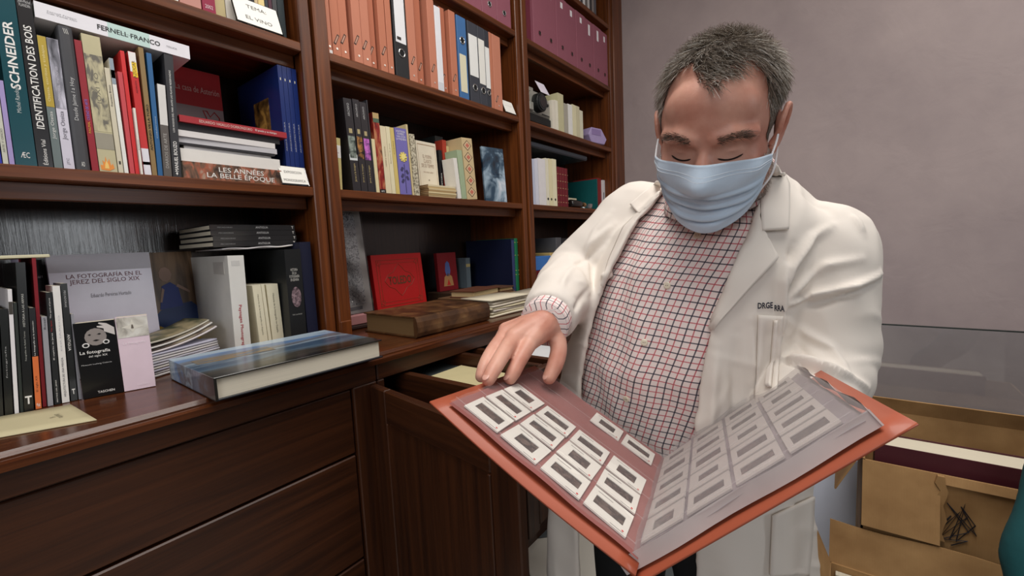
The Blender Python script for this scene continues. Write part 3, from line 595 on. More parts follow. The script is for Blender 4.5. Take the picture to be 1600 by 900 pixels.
orn = ramp_mat('ornate_spine', [(.42, (120, 112, 96)), (.5, (196, 186, 160)), (.6, (214, 206, 184))], (160, 160, 120), nscale=1.0, rough=.5)
spine(z6, q, Z, (592, 748), 627, (553, 337), orn, 'book with a grey and cream patterned spine', D=.18)
_a, _b, _c = onY(*z6(622, 690), 1.36), onY(*z6(752, 690), 1.36), onY(*z6(600, 378), 1.36)
book('cream title-page booklet facing out above the stack of old booklets', M_face(_a[0], 1.362, Z, -.05, 0), .008, _c[2]-Z, _b[0]-_a[0], (232, 222, 200), [('cg', [(.06, .05), (.94, .05), (.94, .06), (.06, .06)], (170, 140, 110)), ('cg', [(.06, .94), (.94, .94), (.94, .95), (.06, .95)], (170, 140, 110)), ('cp', .06, .07, .05, .95, (170, 140, 110)), ('cp', .93, .94, .05, .95, (170, 140, 110)), ('ct', 'EL POEMA\nCLÁSICO\nDE SU TIEMPO', .5, .66, .62, .22, (176, 150, 130)), ('ct', '✶', .5, .33, .08, .04, (130, 110, 90)), ('ct', 'DISCURSO LEÍDO', .5, .47, .5, .03, (176, 150, 130))], hard=False)
xs0, xs1 = onY(*z6(690, 755), 1.292)[0], onY(*z6(872, 775), 1.292)[0]
cols = [(206, 184, 140), (190, 164, 116), (224, 206, 160), (176, 146, 100), (214, 194, 150), (196, 170, 122), (228, 214, 178)]
for k in range(7):
    flat('old tan booklet, '+['lowest', 'second from below', 'third from below', 'middle one', 'fifth from below', 'second from the top', 'topmost'][k]+' of the small stack on the shelf', xs0+rnd.uniform(-.003, .003), xs1+rnd.uniform(-.004, .004), 1.292+rnd.uniform(0, .004), Z+k*.0068, Z+(k+1)*.0068, .05, cols[k], hard=False, board=.0008, pages=(150, 110, 70), group='small stack of old booklets')
behind(z6, 1.42, Z, (726, 350), 778, (40, 44, 44), 'tall dark green-black book behind the red one on the middle shelf', D=.13)
behind(z6, 1.365, Z, (750, 446), 772, (30, 30, 34), 'slim black book with white lettering left of the red one', [('t', 'HISTORIA', .4, .3, .3, W, 'up')], D=.045)
behind(z6, 1.365, Z, (774, 378), 800, (176, 62, 44), 'orange-red hardback in the middle of the book shelf', D=.045)
behind(z6, 1.365, Z, (802, 420), 820, (206, 190, 140), 'thin book with dotted cream spine beside the orange-red one', D=.045, hard=False)
spine(z6, q, Z, (882, 775), 907, (846, 500), (238, 234, 226), 'thin white booklet right of the old booklet stack', hard=False, D=.065)
spine(z6, q, Z, (909, 778), 942, (872, 446), (168, 186, 152), 'pale green book left of the diamond-patterned spine', D=.07)
dia = spine(z6, q, Z, (944, 780), 1012, (902, 362), (214, 190, 146), 'old book with red diamonds down its tan spine and greenish cover', D=.12)
Td = max(v.co.x for v in dia.data.vertices); Hd = max(v.co.z for v in dia.data.vertices)
for k in range(5):
    zc = Hd*(.12+.19*k)
    for s_, col in ((1.0, (96, 60, 50)), (.84, (224, 200, 160)), (.5, (206, 120, 100))):
        MB().prism([(Td*.5+a_*Td*.40*s_, zc+b_*Hd*.085*s_) for a_, b_ in ((-1, 0), (0, -1), (1, 0), (0, 1))], -.0006-(1-s_)*.001, .0004, lambda a, b, h: (a, h, b)).build('diamond', paint(col, .5), dia)
pb_ = ramp_mat('blue_white_photo', [(.36, (14, 28, 42)), (.47, (40, 70, 92)), (.56, (150, 172, 188)), (.7, (222, 226, 232))], (9, 9, 9), nscale=1.0, rough=.35, coat=.4)
book('paperback with a blue and white picture cover facing out near the right post', M_face(1.570, 1.330, Z, -.06, -.20), .01, .250, .128, pb_, [('ct', 'La Tierra', .62, .52, .5, .06, (40, 50, 70)), ('ct', 'la palabra', .62, .46, .42, .04, (40, 50, 70))], hard=False)
# ---- worktop, left bay ---------------------------------------------------------
z3 = conv(0, 370, 2.904); Z = 1.0009; q = 1.242
spine(z3, q, Z, (-40, 822), 22, (-60, 420), (34, 36, 34), 'black book cut by the left edge on the worktop', gloss=.4)
spine(z3, q, Z, (24, 815), 66, (-2, 330), (26, 28, 26), 'slim black book left of the white-spined one on the worktop', [('t', 'fotografía', .5, .3, .25, (170, 170, 170), 'up')], gloss=.4)
spine(z3, q, Z, (68, 808), 92, (6, 240), (236, 234, 236), 'slim white book between black ones on the worktop', [('b', .80, .90, (70, 66, 60))], hard=False)
spine(z3, q, Z, (94, 802), 108, (58, 300), (50, 56, 52), 'very thin dark book right of the slim white one', hard=False)
spine(z3, q-.003, Z, (108, 797), 160, (36, 118), (26, 27, 26), 'tall black book with a white T at its foot on the worktop', [('t', 'HISTORIA A LAS ARMAS', .68, .22, .24, (206, 206, 200), 'up'), ('t', 'Fotografías de Rafael Torres', .44, .2, .2, (190, 190, 184), 'up'), ('t', 'T', .075, .055, .72, W, 'h', .03)], D=.24, gloss=.4)
spine(z3, q-.002, Z, (162, 786), 195, (104, 326), (30, 28, 30), 'slim book with black upper and orange lower spine', [('b', .0, .52, (224, 118, 62)), ('t', 'El siglo XX', .25, .16, .4, (70, 40, 30), 'up'), ('t', 'La fotografía en la colección', .70, .34, .3, W, 'up'), ('t', 'fg', .04, .035, .6, W, 'h')], hard=False, gloss=.3)
behind(z3, 1.452, Z, (76, 96), 97, (196, 190, 214), 'thin white-lilac book between tall black and tall red books', D=.12, hard=False)
spine(z3, q+.004, Z, (196, 780), 218, (98, 88), (134, 24, 36), 'tall thin crimson book on the worktop', D=.24)
behind(z3, 1.53, Z, (128, 106), 190, (30, 28, 30), 'wide black book at the back with small white words', [('t', 'ases del f', .86, .02, .8, W, 'h')], D=.09)
spine(z3, q, Z, (219, 775), 248, (165, 366), (158, 158, 164), 'thin grey booklet on the worktop left of the black El espíritu book', [('t', 'Rosal', .92, .12, .4, (70, 70, 76), 'up')], hard=False, D=.085)
spine(z3, q, Z, (250, 768), 282, (170, 256), (34, 36, 38), 'black paperback with red and white lettering The Spirit of Jerez', [('t', 'El espíritu de Jerez', .52, .24, .3, W, 'up'), ('t', 'The Spirit', .70, .10, .3, (190, 40, 40), 'up'), ('t', 'The spirit of Jerez', .86, .18, .3, W, 'up'), ('t', 'BEATRIZ DEL JEREZ', .12, .2, .26, W, 'up')], hard=False, D=.085)
spine(z3, q, Z, (284, 762), 322, (212, 226), (238, 236, 232), 'tall white paperback titled ARQUITECTURA DE UNA MIRADA', [('t', 'ARQUITECTURA DE UNA MIRADA', .22, .34, .34, (100, 100, 104), 'up'), ('t', 'EDUARDO', .6, .3, .2, (200, 200, 206), 'up')], hard=False, gloss=.2, D=.085)
spine(z3, q, Z, (324, 754), 358, (256, 214), (30, 32, 31), 'black paperback lettered ANTIGUA with a white T', [('t', 'ANTIGUA', .50, .14, .44, W, 'down'), ('t', 'PECADORAS', .87, .14, .3, (190, 190, 190), 'down'), ('t', 'T', .08, .045, .5, W, 'h', .03)], hard=False, gloss=.5, D=.085)
spine(z3, q, Z, (359, 742), 376, (314, 352), (150, 150, 158), 'thin grey booklet left of the black photography box', hard=False, D=.085)
# thin cream board lying on the row
tag(MB().box(0, .118, 0, .16, 0, .006).build('booklet', paint((214, 208, 176), .6), None, Matrix.Translation((.030, 1.245, 1.2915)), bevel=.001), 'thin cream booklet lying on top of the worktop books', 'booklet')
# La fotografia del siglo XX: two thick small books, fronts to the viewer
face = [('cg', [(.5+.27*math.cos(t_*math.pi/8)*1.0, .80+.115*math.sin(t_*math.pi/8)) for t_ in range(16)], (150, 142, 138)),
        ('cg', [(.24+.09*math.cos(t_*math.pi/6), .70+.032*math.sin(t_*math.pi/6)) for t_ in range(12)], (232, 230, 228), .0014), ('cg', [(.24+.055*math.cos(t_*math.pi/6), .70+.019*math.sin(t_*math.pi/6)) for t_ in range(12)], (20, 20, 20), .0018),
        ('cg', [(.74+.085*math.cos(t_*math.pi/6), .72+.030*math.sin(t_*math.pi/6)) for t_ in range(12)], (232, 230, 228), .0014), ('cg', [(.74+.05*math.cos(t_*math.pi/6), .72+.018*math.sin(t_*math.pi/6)) for t_ in range(12)], (20, 20, 20), .0018),
        ('cg', [(.40, .835), (.36, .845), (.32, .835), (.36, .825)], (24, 22, 22), .0014), ('cg', [(.64, .835), (.60, .845), (.54, .835), (.60, .825)], (24, 22, 22), .0014),
        ('cg', [(.42, .755), (.50, .765), (.58, .755), (.50, .742)], (24, 22, 22), .0014),
        ('cg', [(.72, .86), (.98, .80), (.98, .90), (.80, .965), (.62, .985), (.60, .97), (.72, .94), (.56, .94), (.56, .925), (.72, .90)], (214, 208, 204), .0016)]
book('black paperback La fotografía del siglo XX with a woman and hand on the cover', M_face(.1705, 1.262, Z, -.02, -.235), .030, .155, .062, (20, 20, 21), face+[('ct', 'La fotografía', .44, .60, .74, .055, W, .01), ('ct', 'del siglo XX', .50, .545, .46, .035, W), ('ct', 'Museum Ludwig Colonia', .44, .44, .74, .022, (200, 200, 200)), ('ct', 'TASCHEN', .58, .06, .42, .03, W, .01)], hard=False, gloss=.3)
flow = ramp_mat('pale_flower_photo', [(.3, (120, 112, 104)), (.5, (206, 202, 192)), (.65, (232, 230, 222))], (26, 26, 26), nscale=1.0, rough=.35)
book('pale pink paperback with a flower photo on the upper cover', M_face(.2325, 1.248, Z, -.02, -.235), .030, .158, .052, (236, 214, 226), [('cp', 0.02, .999, .72, .995, flow), ('ct', 'La fotografía', .5, .64, .7, .04, (250, 240, 246)), ('ct', 'TASCHEN', .6, .06, .36, .022, (250, 240, 246)), ('cg', [(.5+.35*math.cos(a_)*k_, .86+.10*math.sin(a_)*k_) for a_, k_ in ((0, 1), (.8, .35), (1.57, 1), (2.3, .35), (3.14, 1), (4, .4), (4.71, .8), (5.5, .4))], (226, 222, 210)), ('cg', [(.46, .84), (.54, .84), (.52, .89), (.48, .89)], (110, 100, 92), .0014)], hard=False, gloss=.3)
book('large white-lilac book titled LA FOTOGRAFÍA EN EL JEREZ DEL SIGLO XIX facing out', M_face(.168, 1.478, Z, -.05, -.02), .018, .297, .190, (212, 208, 222), [('ct', 'LA FOTOGRAFÍA EN EL\nJEREZ DEL SIGLO XIX', .52, .80, .74, .10, (130, 86, 96)), ('ct', 'Eduardo Pereiras Hurtado', .55, .66, .40, .032, (130, 126, 136)), ('cp', 0, 1, .86, 1, (190, 188, 196))], hard=False, gloss=.25)
# folded brochure with a child in blue, standing open behind the magazines
bro = empty('brochure', (.352, 1.585, Z), -.02); bro.scale = (.92, 1.05, 1.05); tag(bro, 'open brochure with a photo of a child in a blue dress, leaning behind the magazines', 'brochure')
wallp = ramp_mat('brown_wall_photo', [(.35, (96, 72, 50)), (.6, (160, 128, 96))], (50, 6, 6), nscale=1.0, rough=.35)
MB().box(0, .155, 0, .0012, 0, .285, Matrix.Rotation(-.10, 4, 'X')).build('photo', wallp, bro)
RB = Matrix.Rotation(-.10, 4, 'X')
def bp(name, pts, col, lift): MB().prism(pts, -lift, 0, lambda a, b, h: tuple(RB @ Vector((a, h, b)))).build(name, paint(col, .4), bro)
bp('photo_print', [(.0, .07), (.155, .10), (.155, .0), (0, 0)], (206, 176, 84), .0006)
bp('photo_print', [(.02, .095), (.06, .13), (.135, .14), (.155, .12), (.155, .085), (.06, .07)], (52, 76, 132), .001)
bp('photo_print', [(.05, .125), (.062, .19), (.085, .20), (.105, .185), (.112, .13)], (46, 70, 160), .0014)
bp('photo_print', [(.075+.017*math.cos(t_*.7), .222+.021*math.sin(t_*.7)) for t_ in range(9)], (196, 160, 140), .0016)
bp('photo_print', [(.062, .185), (.052, .145), (.058, .145), (.068, .18)], (196, 160, 140), .0018)
bp('photo_print', [(.100, .186), (.135, .165), (.135, .172), (.104, .194)], (196, 160, 140), .0018)
# stack of spiral / stapled magazines
G = 'stacked white magazines on the worktop'
for k in range(9):
    P = [[(u*.195+rnd.uniform(-.001, .001), v*.10, .0005+.0045*math.sin(u*3.0)*0+rnd.uniform(0, .0006)) for u in np.linspace(0, 1, 9)] for v in (0, .5, 1)]
    o = sheet('magazine', P, -.0052, paint((214-k % 3*10, 212-k % 3*9, 212-k % 2*6), .5), None, Matrix.Translation((.283+rnd.uniform(-.003, .003), 1.285, Z+k*.0062)) @ Matrix.Rotation(math.radians(26)+rnd.uniform(-.015, .015), 4, 'Z'))
    tag(o, 'white-edged magazine, number '+['one', 'two', 'three', 'four', 'five', 'six', 'seven', 'eight', 'nine'][k]+' from the bottom of the worktop stack', 'magazine', G)
def curl(x, y, z, w_, d_, rz, col, bend, label, top=None):
    P = [[(u*w_, v*d_, bend*u**2.2+.004*math.sin(v*2)) for u in np.linspace(0, 1, 14)] for v in np.linspace(0, 1, 5)]
    o = sheet('magazine', P, -.004, paint(col, .4), None, Matrix.Translation((x, y, z)) @ Matrix.Rotation(rz, 4, 'Z')); tag(o, label, 'magazine', G)
    if top:
        Q = [[(u*w_*.98, v*d_*.98, bend*u**2.2+.0052+.004*math.sin(v*2)) for u in np.linspace(0.02, 1, 14)] for v in np.linspace(.02, 1, 5)]
        sheet('cover_print', Q, .0004, top, o)
dk = ramp_mat('dark_photo_page', [(.35, (40, 34, 34)), (.55, (110, 96, 84)), (.7, (150, 140, 120))], (18, 18, 18), nscale=1.0, rough=.3)
curl(.282, 1.285, Z+.0575, .200, .10, .45, (230, 224, 226), .028, 'thick pink-edged curled magazine on the worktop stack', dk)
curl(.285, 1.300, Z+.0665, .190, .09, .45, (226, 224, 220), .030, 'curled magazine with dark photo cover at the top of the worktop stack', dk)
curl(.290, 1.31, Z+.0775, .180, .08, .46, (200, 196, 180), .026, 'topmost thin leaflet with a green and brown photo on the worktop stack', ramp_mat('green_photo', [(.35, (60, 66, 50)), (.6, (140, 128, 100))], (24, 24, 24)))
# big white slipcase book, yellow trio, black history volumes
z4 = conv(200, 330, 2.902)
spine(z4, 1.335, Z, (487, 632), 562, (450, 203), (226, 224, 218), 'thick white book lettered Paysages Photographies on its spine', [('t', 'Paysages Photographies', .26, .50, .24, (176, 40, 60), 'down', .01), ('p', .2, .72, .90, .95, (206, 204, 200)), ('lp', .1, .35, .82, .94, (196, 192, 186))], D=.29, gloss=.1)
for k, (bl, br, tl) in enumerate((((600, 608), 640, (563, 338)), ((641, 604), 657, (603, 332)), ((659, 600), 712, (626, 334)))):
    spine(z4, 1.345, Z, bl, br, tl, (232, 224, 196), 'cream volume with tiny spine lettering, '+['left', 'thin middle', 'right'][k]+' of three beside the white book', [('t', 'Historia de la fotografía en España', .55, .62, .2, (130, 124, 108), 'down')] if k != 1 else [], hard=False, group='three cream volumes', D=.16)
med = spine(z4, 1.302, Z, (716, 588), 815, (682, 175), (26, 28, 30), 'thick black book HISTORIA DE LA FOTOGRAFÍA EN ESPAÑA with an oval picture', [('t', 'HISTORIA\nDE LA\nFOTOGRAFÍA\nEN ESPAÑA', .74, .13, .62, (206, 204, 196), 'h'), ('t', 'Publio López Mondéjar', .33, .018, .6, (170, 170, 166), 'h')], D=.23)
Tm = max(v.co.x for v in med.data.vertices); Hm = max(v.co.z for v in med.data.vertices)
MB().prism([(Tm*.52+Tm*.30*math.cos(t_*math.pi/10), Hm*.51+Hm*.105*math.sin(t_*math.pi/10)) for t_ in range(20)], -.0012, 0, lambda a, b, h: (a, h, b)).build('spine_picture', ramp_mat('oval_photo', [(.4, (70, 56, 62)), (.6, (156, 132, 138))], (120, 120, 120)), med)
spine(z4, 1.306, Z, (818, 580), 868, (775, 140), (24, 28, 52), 'tall navy blue book beside the oak post on the worktop', D=.22)
G = 'black shrink-wrapped books lying on the white book'
for k in range(4):
    x0 = .462+[.0, .002, -.001, -.002][k]; zz = 1.3035+k*.0150
    book(['lowest', 'second', 'third', 'topmost'][k]+' black shrink-wrapped book lettered ANTIGUA lying over the white book', M_flat(x0, 1.335+k*.002, zz, .0145, .03-.012*k), .0145, .225, .235, (36, 37, 39), [('t', 'ANTIGUA', .58, .15, .4, (206, 206, 206), 'up'), ('t', 'T', .97, .025, .5, W, 'up', .02), ('t', 'PECADORAS', .16, .16, .22, (150, 150, 150), 'up')], hard=False, gloss=1.0, group=G)
P = [[(.485+u*.19, 1.34+v*.2, 1.2955+.004*u+.0015*math.sin(u*14)) for u in np.linspace(0, 1, 18)] for v in (0, .5, 1)]
tag(sheet('magazine', P, -.004, paint((234, 230, 230), .4)), 'white wavy magazine under the black shrink-wrapped books', 'magazine')
# blue painted cover book overhanging the worktop edge
sea = ramp_mat('river_painting', [(.02, (28, 26, 22)), (.20, (62, 58, 50)), (.34, (88, 112, 132)), (.47, (54, 78, 104)), (.56, (150, 170, 186)), (.62, (96, 98, 108)), (.72, (120, 128, 140)), (.80, (96, 136, 188)), (.95, (186, 206, 222))], (5, 34, 30), nscale=1.0, rough=.3, distortion=.5, coat=.5, gradient=('Y', .0, .28, .55))
bb_ = empty('book', M=Matrix.Translation((.306, .957, Z)) @ Matrix.Rotation(-.025, 4, 'Z')); tag(bb_, 'large book with a blue river painting on its cover, overhanging the worktop edge', 'book')
MB().box(0, .378, 0, .285, .043, .047).build('front_board', sea, bb_, bevel=.001)
MB().box(0, .378, 0, .285, 0, .004).build('back_board', paint((24, 26, 34), .4), bb_, bevel=.001)
MB().box(0, .005, 0, .285, .002, .045).build('spine_board', sea, bb_)
MB().box(.006, .371, .006, .279, .004, .043).build('page_block', pages_mat('z', (236, 228, 208)), bb_)
MB().box(.02, .18, .15, .20, .0472, .0476).build('cover_print', ramp_mat('gold_reeds', [(.40, (80, 104, 126)), (.52, (150, 120, 70)), (.7, (96, 110, 120))], (12, 90, 10), nscale=1.0, coat=.5), bb_)
# old paper on the left
pp = [onZ(*z3(-60, 925), 1.0), onZ(*z3(440, 835), 1.0), onZ(*z3(322, 765), 1.0), onZ(*z3(-60, 830), 1.0)]
P = [[tuple(np.array(pp[0])*(1-u)*(1-v)+np.array(pp[1])*u*(1-v)+np.array(pp[2])*u*v+np.array(pp[3])*(1-u)*v+np.array([0, 0, .0022+.003*(u > .9)*(u-.9)*10*0])) for u in np.linspace(0, 1, 10)] for v in np.linspace(0, 1, 5)]
pap = tag(sheet('paper_folder', P, .0016, paint((196, 186, 150), .7, .08, 12)), 'old yellowed paper folder with handwriting lying on the worktop edge', 'paper')
text(pap, 'Castillo de San Marcos\n1905', frame(tuple(np.array(onZ(*z3(255, 822), 1.0))+np.array([0, 0, .003])), Vector(tuple(np.array(onZ(*z3(310, 850), 1.0))-np.array(onZ(*z3(222, 800), 1.0)))), (.3, 1, 0)), .035, .016, ink((84, 76, 60)), shear=.3)
# ---- worktop, middle bay ---------------------------------------------------------
z7 = conv(520, 320, 3.7515); Z = 1.0009
# wrapped engraving at the post
en = empty('framed_print', M=Matrix.Translation((.832, 1.40, Z+.052)) @ Matrix.Rotation(.05, 4, 'Z') @ Matrix.Rotation(-.10, 4, 'X')); tag(en, 'grey ornamental engraving in clear plastic wrap leaning beside the oak post', 'print')
engr = ramp_mat('engraving', [(.34, (96, 98, 104)), (.48, (196, 196, 198)), (.66, (226, 226, 226))], (70, 70, 70), nscale=1.2, rough=.5, distortion=2.0)
MB().box(0, .155, 0, .006, 0, .385).build('mount', paint((208, 206, 202), .6), en)
MB().box(.012, .128, -.0012, 0, .03, .365).build('engraving', engr, en)
MB().box(.03, .11, -.002, -.001, .012, .024).build('caption', paint((120, 120, 124), .6), en)
P = [[(u*.16-.002, -.006-.003*math.sin(u*9+v*5)-.002*math.sin(v*23+u*4), v*.39-.002) for u in np.linspace(0, 1, 14)] for v in np.linspace(0, 1, 26)]
o = MB().grid(P).build('plastic_wrap', glass_mat('clear_plastic', (.95, .95, .96, 1), .06, .03), en, smooth=True)
for k, (x0, x1, y0, y1, z0, z1) in enumerate(((0.0, .125, 0, .2, 0, .014), (.004, .13, 0, .2, .015, .05))):
    tag(MB().box(x0, x1, y0, y1, z0, z1).build('box' if k else 'book', paint((176, 122, 122) if k else (60, 40, 36), .6), None, Matrix.Translation((.835, 1.375, Z)), bevel=.003), ['thin dark book under the dusty pink box at the oak post', 'dusty pink box under the wrapped engraving'][k], 'box' if k else 'book')
# red Toledo album
tol = book('wide red album with TOLEDO embossed in an ornamental frame', M_face(1.030, 1.46, Z+.03, -.10, .02), .022, .225, .255, (186, 24, 24), [('ct', 'TOLEDO', .5, .53, .46, .15, (96, 58, 36), .02)])
gold = paint((128, 66, 40), .5)
def outl(o, T, D, H, pts, r_=.0011, closed=True, m_=gold):
    pts = [(T+.0004, D*a, H*b) for a, b in pts]; pts = pts+[pts[0]] if closed else pts
    MB().tube(pts, r_, 5).build('cover_print', m_, o)
outl(tol, .022, .255, .225, [(.08, .10), (.92, .10), (.92, .90), (.08, .90)])
outl(tol, .022, .255, .225, [(.13, .16), (.87, .16), (.87, .84), (.13, .84)], .0007)
outl(tol, .022, .255, .225, [(.20, .53), (.28, .64), (.38, .68), (.44, .76), (.50, .82), (.56, .76), (.62, .68), (.72, .64), (.80, .53), (.72, .42), (.62, .38), (.56, .30), (.50, .24), (.44, .30), (.38, .38), (.28, .42)], .001)
for cy, cz in ((.13, .16), (.87, .16), (.87, .84), (.13, .84)):
    outl(tol, .022, .255, .225, [(cy+.045*math.cos(t_*.7)*(1 if t_ % 2 else .6), cz+.05*math.sin(t_*.7)*(1 if t_ % 2 else .6)) for t_ in range(9)], .0008)
tag(MB().box(1.02, 1.33, 1.36, 1.54, Z, Z+.03).build('book', paint((70, 40, 30), .6), None, bevel=.002), 'flat dark book the red album stands on', 'book')
sm = book('small dark red book with blue and gold shield on the cover', M_face(1.448, 1.55, Z+.065, -.05, .0), .02, .182, .125, (132, 24, 32), [('cg', [(.42, .38), (.58, .38), (.64, .52), (.60, .72), (.5, .78), (.40, .72), (.36, .52)], (90, 110, 170)), ('cg', [(.24, .12), (.76, .12), (.70, .36), (.5, .46), (.30, .36)], (190, 140, 90)), ('cg', [(.40, .14), (.60, .14), (.5, .30)], (206, 60, 50), .0014)])
tag(MB().box(1.43, 1.71, 1.44, 1.60, Z, Z+.064).build('book', paint((66, 46, 32), .6), None, bevel=.003), 'thick brown book under the small red one on the worktop', 'book')
book('small grey-blue book between the red shield book and the navy volume', M_up(1.615, 1.51, Z+.066, 0, .02), .03, .15, .08, (96, 108, 116), [('b', .7, .8, (176, 160, 110))])
book('large navy volume standing on the worktop with its side to the room', M_up(1.735, 1.315, Z, 0, .02), .026, .300, .30, (16, 24, 52), [('p', .1, .9, .02, .98, (54, 66, 108))])
book('green book with gold bands beside the right oak post', M_up(1.762, 1.315, Z, 0, .02), .026, .302, .25, (24, 112, 72), [('b', a_, a_+.008, (206, 190, 110)) for a_ in (.05, .12, .40, .47, .72, .93)], bulge=.004, gloss=.3)
# stacked antiquarian books
def lying(label, x0, y0, z0, w_, d_, h_, rz, cov, pg, spine_side='front', bulge=.006):
    """closed old book lying flat; boards top and bottom, rounded spine on the front"""
    o = empty('book', M=Matrix.Translation((x0, y0, z0)) @ Matrix.Rotation(rz, 4, 'Z')); tag(o, label, 'book')
    MB().box(0, w_, 0, d_, h_-.005, h_).build('front_board', cov, o, bevel=.0018, seg=2); MB().box(0, w_, 0, d_, 0, .005).build('back_board', cov, o, bevel=.0018, seg=2)
    if spine_side == 'front':
        n = 7; pr = [(-bulge*math.sin(math.pi*k/(n-1)), h_/2-h_/2*math.cos(math.pi*k/(n-1))) for k in range(n)]
        MB().prism(pr+[(.006, h_), (.006, 0)], 0, w_, lambda a, b, h: (h, a, b)).build('spine_board', cov, o)
        MB().box(.007, w_-.007, .006, d_-.007, .005, h_-.005).build('page_block', pages_mat('z', pg), o)
    else: MB().box(.006, w_-.007, .007, d_-.007, .005, h_-.005).build('page_block', pages_mat('z', pg), o)
    return o
leather = ramp_mat('worn_leather', [(.28, (44, 26, 14)), (.5, (84, 54, 30)), (.66, (112, 78, 46)), (.8, (140, 108, 70))], (16, 16, 16), detail=10, nscale=1.0, rough=.45)
lying('large worn brown leather book lying on the worktop in front of the red album', .880, 1.050, Z, .345, .262, .066, .0, leather, (128, 98, 60), bulge=.012)
lb = paint((112, 84, 56), .6, .2, 14)
lying('brown-covered book with pale edges under the small cream book', 1.335, 1.235, Z, .330, .185, .055, .05, lb, (150, 124, 84))
lying('small cream-edged book on top of the brown antiquarian stack', 1.365, 1.24, Z+.0552, .205, .13, .030, .12, paint((104, 62, 44), .6, .15, 14), (214, 190, 140), 'x')
lying('thin brown book beside the small cream-edged one', 1.586, 1.275, Z+.0552, .10, .12, .022, -.06, paint((96, 66, 48), .6, .15, 14), (190, 160, 110), 'x')
G = 'cream pamphlets stacked at the worktop edge'
names = ['lowest', 'second', 'third', 'fourth', 'fifth', 'sixth', 'topmost']
for k in range(7):
    P = [[(u*.25, v*.16, .0016*math.sin(u*3+k)+.0045*(1-u)**3*(k > 5)) for u in np.linspace(0, 1, 10)] for v in (0, .5, 1)]
    tag(sheet('pamphlet', P, -.0065, paint((232-k % 3*8, 222-k % 3*8, 196-k % 2*8), .6), None, Matrix.Translation((1.262+.008*(k % 3), 1.062+.004*(k % 2), Z+k*.0098)) @ Matrix.Rotation(.03*(k % 3)-.02, 4, 'Z')), names[k]+' cream pamphlet of the stack beside the leather book', 'pamphlet', G)
for k in range(6):
    P = [[(u*.22, v*.15, .0012*math.sin(u*3+k)) for u in np.linspace(0, 1, 8)] for v in (0, .5, 1)]
    tag(sheet('pamphlet', P, -.0065, paint((226-k % 3*8, 214-k % 3*8, 186-k % 2*8), .6), None, Matrix.Translation((1.55+.006*(k % 3), 1.075, Z+k*.0098)) @ Matrix.Rotation(.02*(k % 3), 4, 'Z')), names[k if k < 5 else 6]+' cream pamphlet of the farther stack by the sleeve', 'pamphlet', G)
# things in the drawers
for k, (x0, x1, y0, y1, z0, col, label) in enumerate(((.832, 1.02, .80, 1.0, .885, (206, 194, 150), 'cream envelope lying on papers in the open drawer'), (.828, 1.025, .78, 1.35, .713, (60, 66, 68), 'dark file bundle filling the open drawer'), (1.14, 1.32, .70, 1.0, .90, (222, 224, 226), 'white papers in the open drawer behind the hand'), (1.135, 1.325, .69, 1.3, .753, (150, 140, 128), 'stack of brown files under the white drawer papers'))):
    h_ = .004 if k in (0, 2) else (.17 if k == 1 else .145)
    tag(MB().box(x0, x1, y0, y1, z0, z0+h_).build('envelope' if k == 0 else 'papers', paint(col, .7, .1, 12), None, bevel=.001), label, 'envelope' if k == 0 else 'papers')

# ---- right bay ---------------------------------------------------------------------
z8 = conv(800, 0, 4.09); Z = ZS[2]
def XY(cv, x, y, q=1.29): return onY(*cv(x, y), q)[0]
edges = [(138, 235), (213, 280), (288, 330), (355, 370), (415, 410), (472, 445), (525, 480), (575, 515), (615, 542)]
pos = ['first', 'second', 'third', 'fourth', 'fifth', 'sixth', 'seventh', 'last']
tag(MB().box(0, .03, 0, .25, 0, .32).build('ring_binder', paint((120, 120, 130), .5), None, Matrix.Translation((XY(z8, 76, 200), 1.30, Z)), bevel=.002), 'grey binder squeezed between the oak post and the mauve box files', 'binder')
tag(MB().box(0, .05, 0, .25, 0, .326).build('box_file', paint((110, 40, 56), .6), None, Matrix.Translation((XY(z8, 102, 215), 1.305, Z)), bevel=.002), 'dark maroon box file left of the mauve row', 'box file')
for k in range(8):
    x0, x1 = XY(z8, *edges[k]), XY(z8, *edges[k+1])
    o = arch('mauve box file in the right bay, '+pos[k]+' of eight from the left', x0, x1, 1.288+.003*(k % 2), .327, .27, MAU, rivet=False, name='box_file', cat='box file', group='mauve box files in the right bay')
    T = x1-x0; ring(o, T*.5, .065, .010, (150, 110, 112))
    MB().box(T*.42, T*.62, -.0008, .0005, [.27, .275, .272, .27, .272, .24, .24, .268][k], .302).build('spine_label', paint((244, 240, 242), .6), o)
# top shelf of the right bay
Z = ZS[3]
row([(2.50+.03*k, 2.527+.03*k, 0, c_, 'book on the top shelf of the right bay, '+n_, []) for k, (c_, n_) in enumerate((((210, 208, 204), 'white one furthest left'), ((70, 70, 74), 'dark grey one'), ((226, 224, 222), 'white one between grey ones'), ((110, 104, 100), 'mid grey one'), ((196, 190, 186), 'pale grey one'), ((56, 54, 56), 'black one')))]+[(2.68, 2.705, 0, (140, 130, 126), 'book on the top shelf of the right bay, brownish grey one', []), (2.708, 2.738, 0, (88, 88, 94), 'book on the top shelf of the right bay, slate one at the right end', [])], 1.31, Z, .28)
